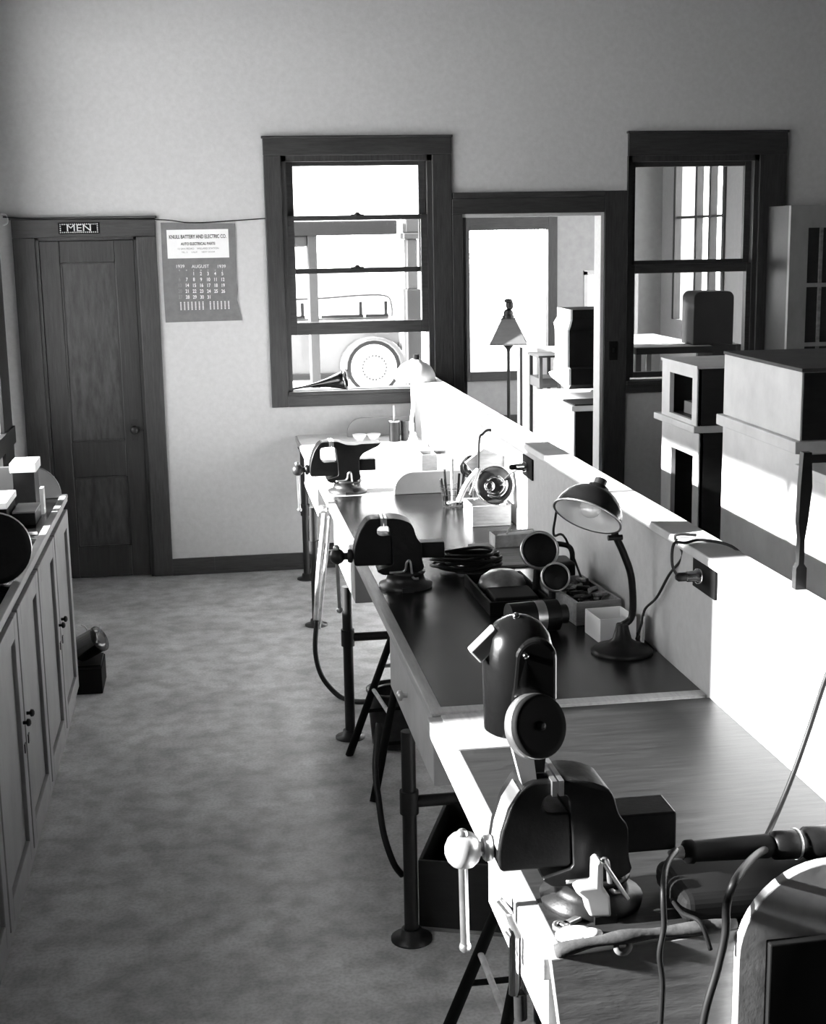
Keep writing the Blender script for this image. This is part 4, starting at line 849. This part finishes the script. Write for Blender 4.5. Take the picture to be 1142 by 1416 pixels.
# slanting left wall of the front room
a, b = Vector((1.52, YB+.14, 0)), Vector((2.56, YG, 0)); dv = (b-a).normalized(); nv = Vector((-dv.y, dv.x, 0)); LL = (b-a).length
sw = MB()
for (s0, s1, z0, z1) in ((0, .5, 0, 3.2), (.5, 2.6, 0, .7), (.5, 2.6, 2.25, 3.2), (2.6, LL, 0, 3.2)):  # gap is an unseen opening added to let sun reach the register
    sw.obox(a+dv*(s0+s1)/2+nv*.06+Vector((0, 0, (z0+z1)/2)), dv, nv, (0, 0, 1), (s1-s0)/2, .06, (z1-z0)/2)
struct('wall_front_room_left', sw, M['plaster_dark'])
struct('baseboard_front_room', MB().box(2.6, XG, YG-.02, YG, 0, .14), M['trimh'])
w = struct('window_3', loc=(3.2, YG, .5))
e0, e1 = at(642, 300, YG).x-.1, at(770, 300, YG).x
MB().box(e0, G1[0], YG-.03, YG+.1, G1[2]-.1, G1[3]+.17).box(G1[1], e1, YG-.03, YG+.1, G1[2]-.1, G1[3]+.17).build('side_casing', M['trim'], w, bevel=.004)
MB().box(G1[0], G1[1], YG-.03, YG+.1, G1[3], G1[3]+.17).box(G1[0], G1[1], YG-.03, YG+.1, G1[2]-.1, G1[2]).build('rail', M['trimh'], w, bevel=.004)
MB().box(G1[0], G1[1], YG+.04, YG+.045, G1[2], G1[3]).build('pane', M['glass'], w)
w = struct('window_7', loc=(XG, 13.6, 1.1))
fr = MB()
for y in (RW[0], RW[0]+.36, RW[0]+.75, RW[1]): fr.box(XG-.02, XG+.05, y-.03, y+.03, RW[2], RW[3])
fr.box(XG-.01, XG+.04, RW[0], RW[1], 2.2, 2.225)
fr.build('mullions', M['trim'], w)
MB().box(XG+.045, XG+.05, RW[0], RW[1], RW[2], RW[3]).build('pane', M['glass'], w)
# floor lamp
YL = 11.5
fl = thing('floor_lamp', 'floor lamp with four-sided parchment shade before the front room window', 'lamp', (at(703, 500, YL).x, YL, 0))
lx = fl.location.x; z0, z1_ = at(703, 474, YL).z, at(703, 441, YL).z
def pyr(mb, z0, z1, r0, r1, rot=.55):
    ps = [(lx+r*math.cos(rot+k*math.pi/2), YL+r*math.sin(rot+k*math.pi/2), z) for z, r in ((z0, r0), (z1, r1)) for k in range(4)]
    return mb.add(ps, [(k, (k+1) % 4, 4+(k+1) % 4, 4+k) for k in range(4)])
pyr(MB(), z0, z1_, .215, .08).build('lamp_shade', M['shade'], fl)
pyr(pyr(MB(), z0-.01, z0+.002, .22, .217), z1_-.003, z1_+.005, .084, .083).build('shade_trim', M['trim'], fl)
MB().cyl((lx, YL, .02), (lx, YL, z0-.04), .014, n=12).lathe([(.014, 0), (.02, .02), (.05, .055), (.06, .06)], (lx, YL, z0-.07), (0, 0, 1), 14).lathe([(.14, 0), (.14, .015), (.05, .03), (.02, .05)], (lx, YL, 0), (0, 0, 1), 24).build('pole', M['iron'], fl)
fg = tag(MB().ball((lx, YL, z1_+.045), .05, 16, (.85, .7, .8)).ball((lx+.012, YL, z1_+.115), .042, 16, (.8, .8, 1.0)).ball((lx+.0, YL, z1_+.15), .038, 14, (.95, .9, .5)).cyl((lx, YL, z1_+.005), (lx, YL, z1_+.03), .05).build('bust_ornament', M['iron'], loc=(lx, YL, z1_+.005)), 'small dark bust ornament standing on top of the floor lamp shade', 'ornament')
# white counter panel, side stand, safe cabinet, cash register
p0, p1 = at(718, 480, 10.6), at(741, 482, 10.35)
pn = thing('white_counter', 'tall white counter side beside the floor lamp seen through the doorway', 'counter', (p0.x, 10.6, 0))
MB().box(p0.x, p0.x+.42, 10.52, 10.6, 0, p0.z).box(p0.x+.0, p0.x+.12, 10.50, 10.52, 0, p0.z).build('counter_panel', M['white'], pn, bevel=.003)
MB().box(p0.x-.018, p0.x, 10.50, 10.6, 0, p0.z+.005).build('dark_edge', M['trim'], pn)
st_ = thing('side_stand', 'dark slender stand between the white counter and the cash register cabinet', 'stand', (2.5, 10.2, 0))
a = at(740, 490, 10.2); b = at(765, 490, 10.2)
MB().box(a.x-.01, b.x+.03, 10.05, 10.4, a.z-.015, a.z).build('stand_top', M['darkwood'], st_)
for x in (a.x+.01, b.x+.01):
    for y in (10.07, 10.38): MB().box(x-.012, x+.012, y-.012, y+.012, 0, a.z-.015).build('leg', M['darkwood'], st_)
MB().box(a.x, b.x+.02, 10.07, 10.38, a.z-.24, a.z-.17).build('stand_rail', M['darkwood'], st_)
cX = at(743, 548, 9.9).x; cab_y0, cab_y1 = 9.3, 10.0
cbx = thing('register_cabinet', 'white cabinet with dark front standing under the cash register', 'cabinet', (2.7, 9.6, 0))
c0 = atz(743, 538, .94); c1 = atz(794, 560, .94)
X0_ = (c0.x+c1.x)/2
MB().box(X0_, X0_+.44, c1.y, c0.y, 0, .90).build('cabinet_body', M['white2'], cbx, bevel=.003)
MB().box(X0_-.02, X0_+.44, c1.y-.02, c0.y+.03, .90, .935).build('cabinet_top', M['white2'], cbx, bevel=.003)
MB().box(X0_+.01, X0_+.44, c1.y-.006, c1.y, .0, .895).build('dark_front', M['black'], cbx)
MB().box(X0_+.0, X0_+.9, c1.y-.021, c1.y+.3, .936, .945).build('dark_mat', M['black'], cbx)
yr = (c0.y+c1.y)/2
rg_ = thing('cash_register', 'old ornate cash register with side painted white as sunlit and dark front on the cabinet', 'cash register', (X0_+.3, yr, .945))
pr = [at(*p, yr+.02) for p in ((758, 528), (755, 523), (762, 518), (762, 504), (764, 502), (764, 458), (762, 450), (767, 440), (767, 427), (785, 427), (785, 440), (783, 450), (781, 456), (781, 506), (783, 508), (783, 530), (780, 537))]
# side profile lies in the y-z plane: widths converted into depth along y
xs = [p.x for p in pr]; xm = min(xs); k_ = (c0.y-c1.y-.06)/(max(xs)-xm)*.62
prof = [(c0.y-.06-(p.x-xm)*k_, max(p.z, .946)) for p in pr]
MB().prism(prof, 'x', X0_+.07, X0_+.085).build('painted_lit_side', M['white'], rg_)  # white sheet puts the sunlit side into the colour
MB().prism([(u_*1.0, v_) for u_, v_ in prof], 'x', X0_+.0851, X0_+.42).build('register_body', M['black'], rg_)
yn = min(u_ for u_, v_ in prof)
MB().ball((X0_+.40, yn+.01, 1.42), .028, 14).ball((X0_+.40, yn+.0, 1.36), .018, 12).build('round_keys', M['chrome'], rg_)
# mirror-like bright picture on front room wall
q0 = at(812, 380, 12.5); q1_ = at(824, 436, 12.5)
pf = thing('wall_mirror', 'bright framed mirror stand glimpsed right of the cash register in the doorway', 'mirror', (q0.x, 12.5, 0))
MB().box(q0.x, q0.x+.45, 12.5, 12.52, q1_.z, q0.z).build('mirror_face', M['white'], pf)
MB().box(q0.x-.03, q0.x, 12.49, 12.53, 0, q0.z+.03).box(q0.x-.03, q0.x+.48, 12.49, 12.53, q0.z, q0.z+.04).box(q0.x+.45, q0.x+.48, 12.49, 12.53, 0, q0.z).build('mirror_frame', M['plaster_dark'], pf)
# office counter seen through window 2
dk = thing('office_counter', 'dark-edged office counter with papers seen through the second window', 'counter', (3.4, 9.9, 0))
e = at(985, 482, 9.6); zt = 1.262
MB().box(3.02, e.x, 9.55, 10.9, zt-.05, zt-.004).build('counter_edge', M['radio'], dk, bevel=.003)
MB().box(3.03, e.x-.02, 9.57, 10.88, zt-.004, zt).build('counter_top', M['cabpaint'], dk)
for x in (3.04, e.x-.1):
    for y in (9.62, 10.8): MB().box(x, x+.04, y, y+.04, 0, zt-.05).build('leg', M['darkwood'], dk)
for k, (x, y, a) in enumerate(((3.1, 10.2, .2), (3.25, 10.0, -.3), (3.35, 9.8, .5))):
    tag(MB().obox((x, y, zt+.002+.0*k), (math.cos(a), math.sin(a), 0), (-math.sin(a), math.cos(a), 0), (0, 0, 1), .11, .08, .0015).build('paper_sheet', M['paper'], loc=(x, y, zt)), ('farthest white sheet on the office counter', 'middle white sheet on the office counter', 'white sheet closest to the dark radio on the office counter')[k], 'paper', 'papers on the office counter')
rd = thing('radio_cabinet', 'dark round-shouldered radio cabinet on the office counter behind the second window', 'radio', (3.6, 9.75, zt))
a, b = at(957, 478, 9.62), at(1014, 402, 9.62)
r_ = .05
pts = [(a.x, zt+.001), (b.x, zt+.001)] + arc(b.x-r_, b.z-r_, r_, 0, 90, 6) + arc(a.x+r_, b.z-r_, r_, 90, 180, 6)
MB().prism(pts, 'y', 9.6, 9.85).build('radio_case', M['radio'], rd, bevel=.006)
MB().box(e.x+.002, b.x+.06, 9.6, 9.9, 0, zt).build('radio_base', M['radio'], rd)
# ------------------------------------------------------------------ outside: porch, car, tree, ground
struct('ground', MB().box(-40, 60, YB+.14, 90, -.3, -.1).box(-60, XL-.2, -40, YB+.14, -.3, -.1), M['ground'])
YP = 11.6
pc = thing('porch_frame', 'dark porch beam on grey stucco posts beyond the open window', 'porch', (.9, YP, -.1))
a, b = at(300, 308, YP), at(549, 324, YP)
MB().box(a.x, b.x, YP, YP+.2, b.z, a.z).build('beam', M['beam'], pc, bevel=.01)
a, b = at(425, 324, YP), at(444, 530, YP)
MB().box(a.x, b.x, YP+.02, YP+.18, -.1, a.z-.003).build('post', M['stucco'], pc, bevel=.008)
MB().box(a.x-.13, a.x-.001, YP+.03, YP+.17, a.z-.1, a.z-.003).build('bracket', M['stucco'], pc, bevel=.02)
a, b = at(562, 400, YP), at(580, 530, YP)
c_ = at(562, 305, YP)
p2 = thing('porch_column', 'stucco column with moulded capital outside the right edge of the open window', 'column', (a.x, YP, -.1))
MB().box(a.x, b.x+.02, YP-.02, YP+.2, -.1, a.z).build('column_base', M['beam'], p2, bevel=.008)
MB().box(a.x+.01, b.x+.0, YP, YP+.18, a.z, c_.z-.15).build('column_shaft', M['stucco'], p2, bevel=.008)
MB().box(a.x-.02, b.x+.04, YP-.02, YP+.2, c_.z-.15, c_.z-.10).box(a.x, b.x+.02, YP, YP+.19, c_.z-.10, c_.z+.02).build('capital', M['stucco'], p2, bevel=.01)
YC = 18.
car = thing('car', 'light 1930s sedan with white disc wheel parked beyond the porch', 'car', (1.2, YC+.8, -.1))
wc = at(517, 508, YC); dz = -.1
def cz(py): return at(500, py, YC).z
def cx_(px): return at(px, 470, YC).x
tail = cx_(560)
body = [(tail-.05, .25), (tail, .5), (tail-.04, .85), (cx_(548), cz(442)), (-1.0, cz(442)), (-2.6, 1.0), (-2.8, .7), (-2.8, .25)]
MB().prism([(u_, v_) for u_, v_ in body], 'y', YC+.12, YC+1.5).build('car_body', M['carbody'], car, bevel=.03)
zr = cz(408); xr = cx_(545)
cab = [(xr, cz(442)), (xr+.02, zr-.12), (xr-.12, zr-.0), (xr-.3, zr+.22), (xr-.8, zr+.34), (-.6, zr+.34), (-1.0, zr+.2), (-1.25, cz(442))]
MB().prism(cab, 'y', YC+.2, YC+1.42).build('cabin', M['carwhite'], car, bevel=.04)
for (x0_, x1_) in ((cx_(447), cx_(505)), (cx_(509), cx_(540)), (cx_(380), cx_(424))):
    gl = MB().box(x0_, x1_, YC+.185, YC+.199, cz(438), cz(417)).build('side_window', M['carwhite'], car, bevel=.02)
    MB().box(x0_, x1_, YC+.18, YC+.184, cz(440), cz(436)).box(x1_-.05, x1_-.01, YC+.18, YC+.184, cz(437), cz(418)).build('window_trim', M['iron'], gl)
MB().tube([(cx_(380), YC+.18, cz(413)), (cx_(447), YC+.18, cz(412)), (cx_(505), YC+.18, cz(409)), (cx_(538), YC+.18, cz(411)), (cx_(545), YC+.18, cz(425)), (cx_(545), YC+.18, cz(440))], .012, 6).build('drip_rail', M['ironw'], car)
fen = []
for k in range(13):
    t = math.radians(-8+k*(192/12)); fen.append((wc.x+.44*math.cos(t), wc.z+.40*math.sin(t)))
inn = [(wc.x+.345*math.cos(math.radians(184-k*16)), wc.z+.345*math.sin(math.radians(184-k*16))) for k in range(13)]
MB().prism(fen+inn, 'y', YC-.03, YC+.25).build('rear_fender', M['carbody'], car, bevel=.02)
wl = MB().lathe([(.345, -.02), (.345, .14)], (wc.x, YC+.02, wc.z), (0, 1, 0), 40).build('tyre', M['rubber'], car)
MB().lathe([(.30, -.0), (.29, .02), (.2, .045), (.1, .05), (.001, .055)], (wc.x, YC-.001, wc.z), (0, -1, 0), 40).build('wheel_disc', M['carwhite'], wl)
hd = MB()
for k in range(22):
    t = k*2*math.pi/22; hd.ball((wc.x+.155*math.cos(t), YC-.048, wc.z+.155*math.sin(t)), .017, 6)
hd.build('wheel_holes', M['ink'], wl)
MB().box(-2.4, wc.x-.4, YC-.02, YC+.12, .28, .34).build('running_board', M['rubber'], car)
MB().cyl((cx_(552), YC+.05, cz(482)), (cx_(556), YC+.05, cz(482)), .06).cyl((cx_(556), YC+.0, cz(500)), (cx_(556), YC+1.4, cz(500)), .03).build('rear_bumper', M['ironw'], car)
def tree(x, y, h, r, label):
    th = thing('tree', label, 'tree', (x, y, -.1), 'trees beyond the front window')
    MB().tube([(x, y, -.1), (x+.1, y, h*.4), (x-.1, y, h*.8)], lambda t: .16-.1*t, 8).build('trunk', M['bark'], th)
    mb = MB()
    for k in range(900):
        v = Vector((random.gauss(0, 1), random.gauss(0, 1), random.gauss(0, .8))); v = v.normalized()*r*random.uniform(.45, 1)
        p = Vector((x, y, h))+v; n_ = Vector((random.uniform(-1, 1), random.uniform(-1, 1), random.uniform(-1, 1))).normalized(); t_ = n_.orthogonal().normalized(); s_ = n_.cross(t_)
        mb.add([p-t_*.09, p-s_*.04, p+t_*.09, p+s_*.04], [(0, 1, 2, 3)])
    o = mb.build('foliage', M['leaf'], th); o['kind'] = 'stuff'
q = at(690, 345, 34); tree(q.x-.2, 34, q.z+.1, 1.6, 'hazy tree farther left beyond the front room window')
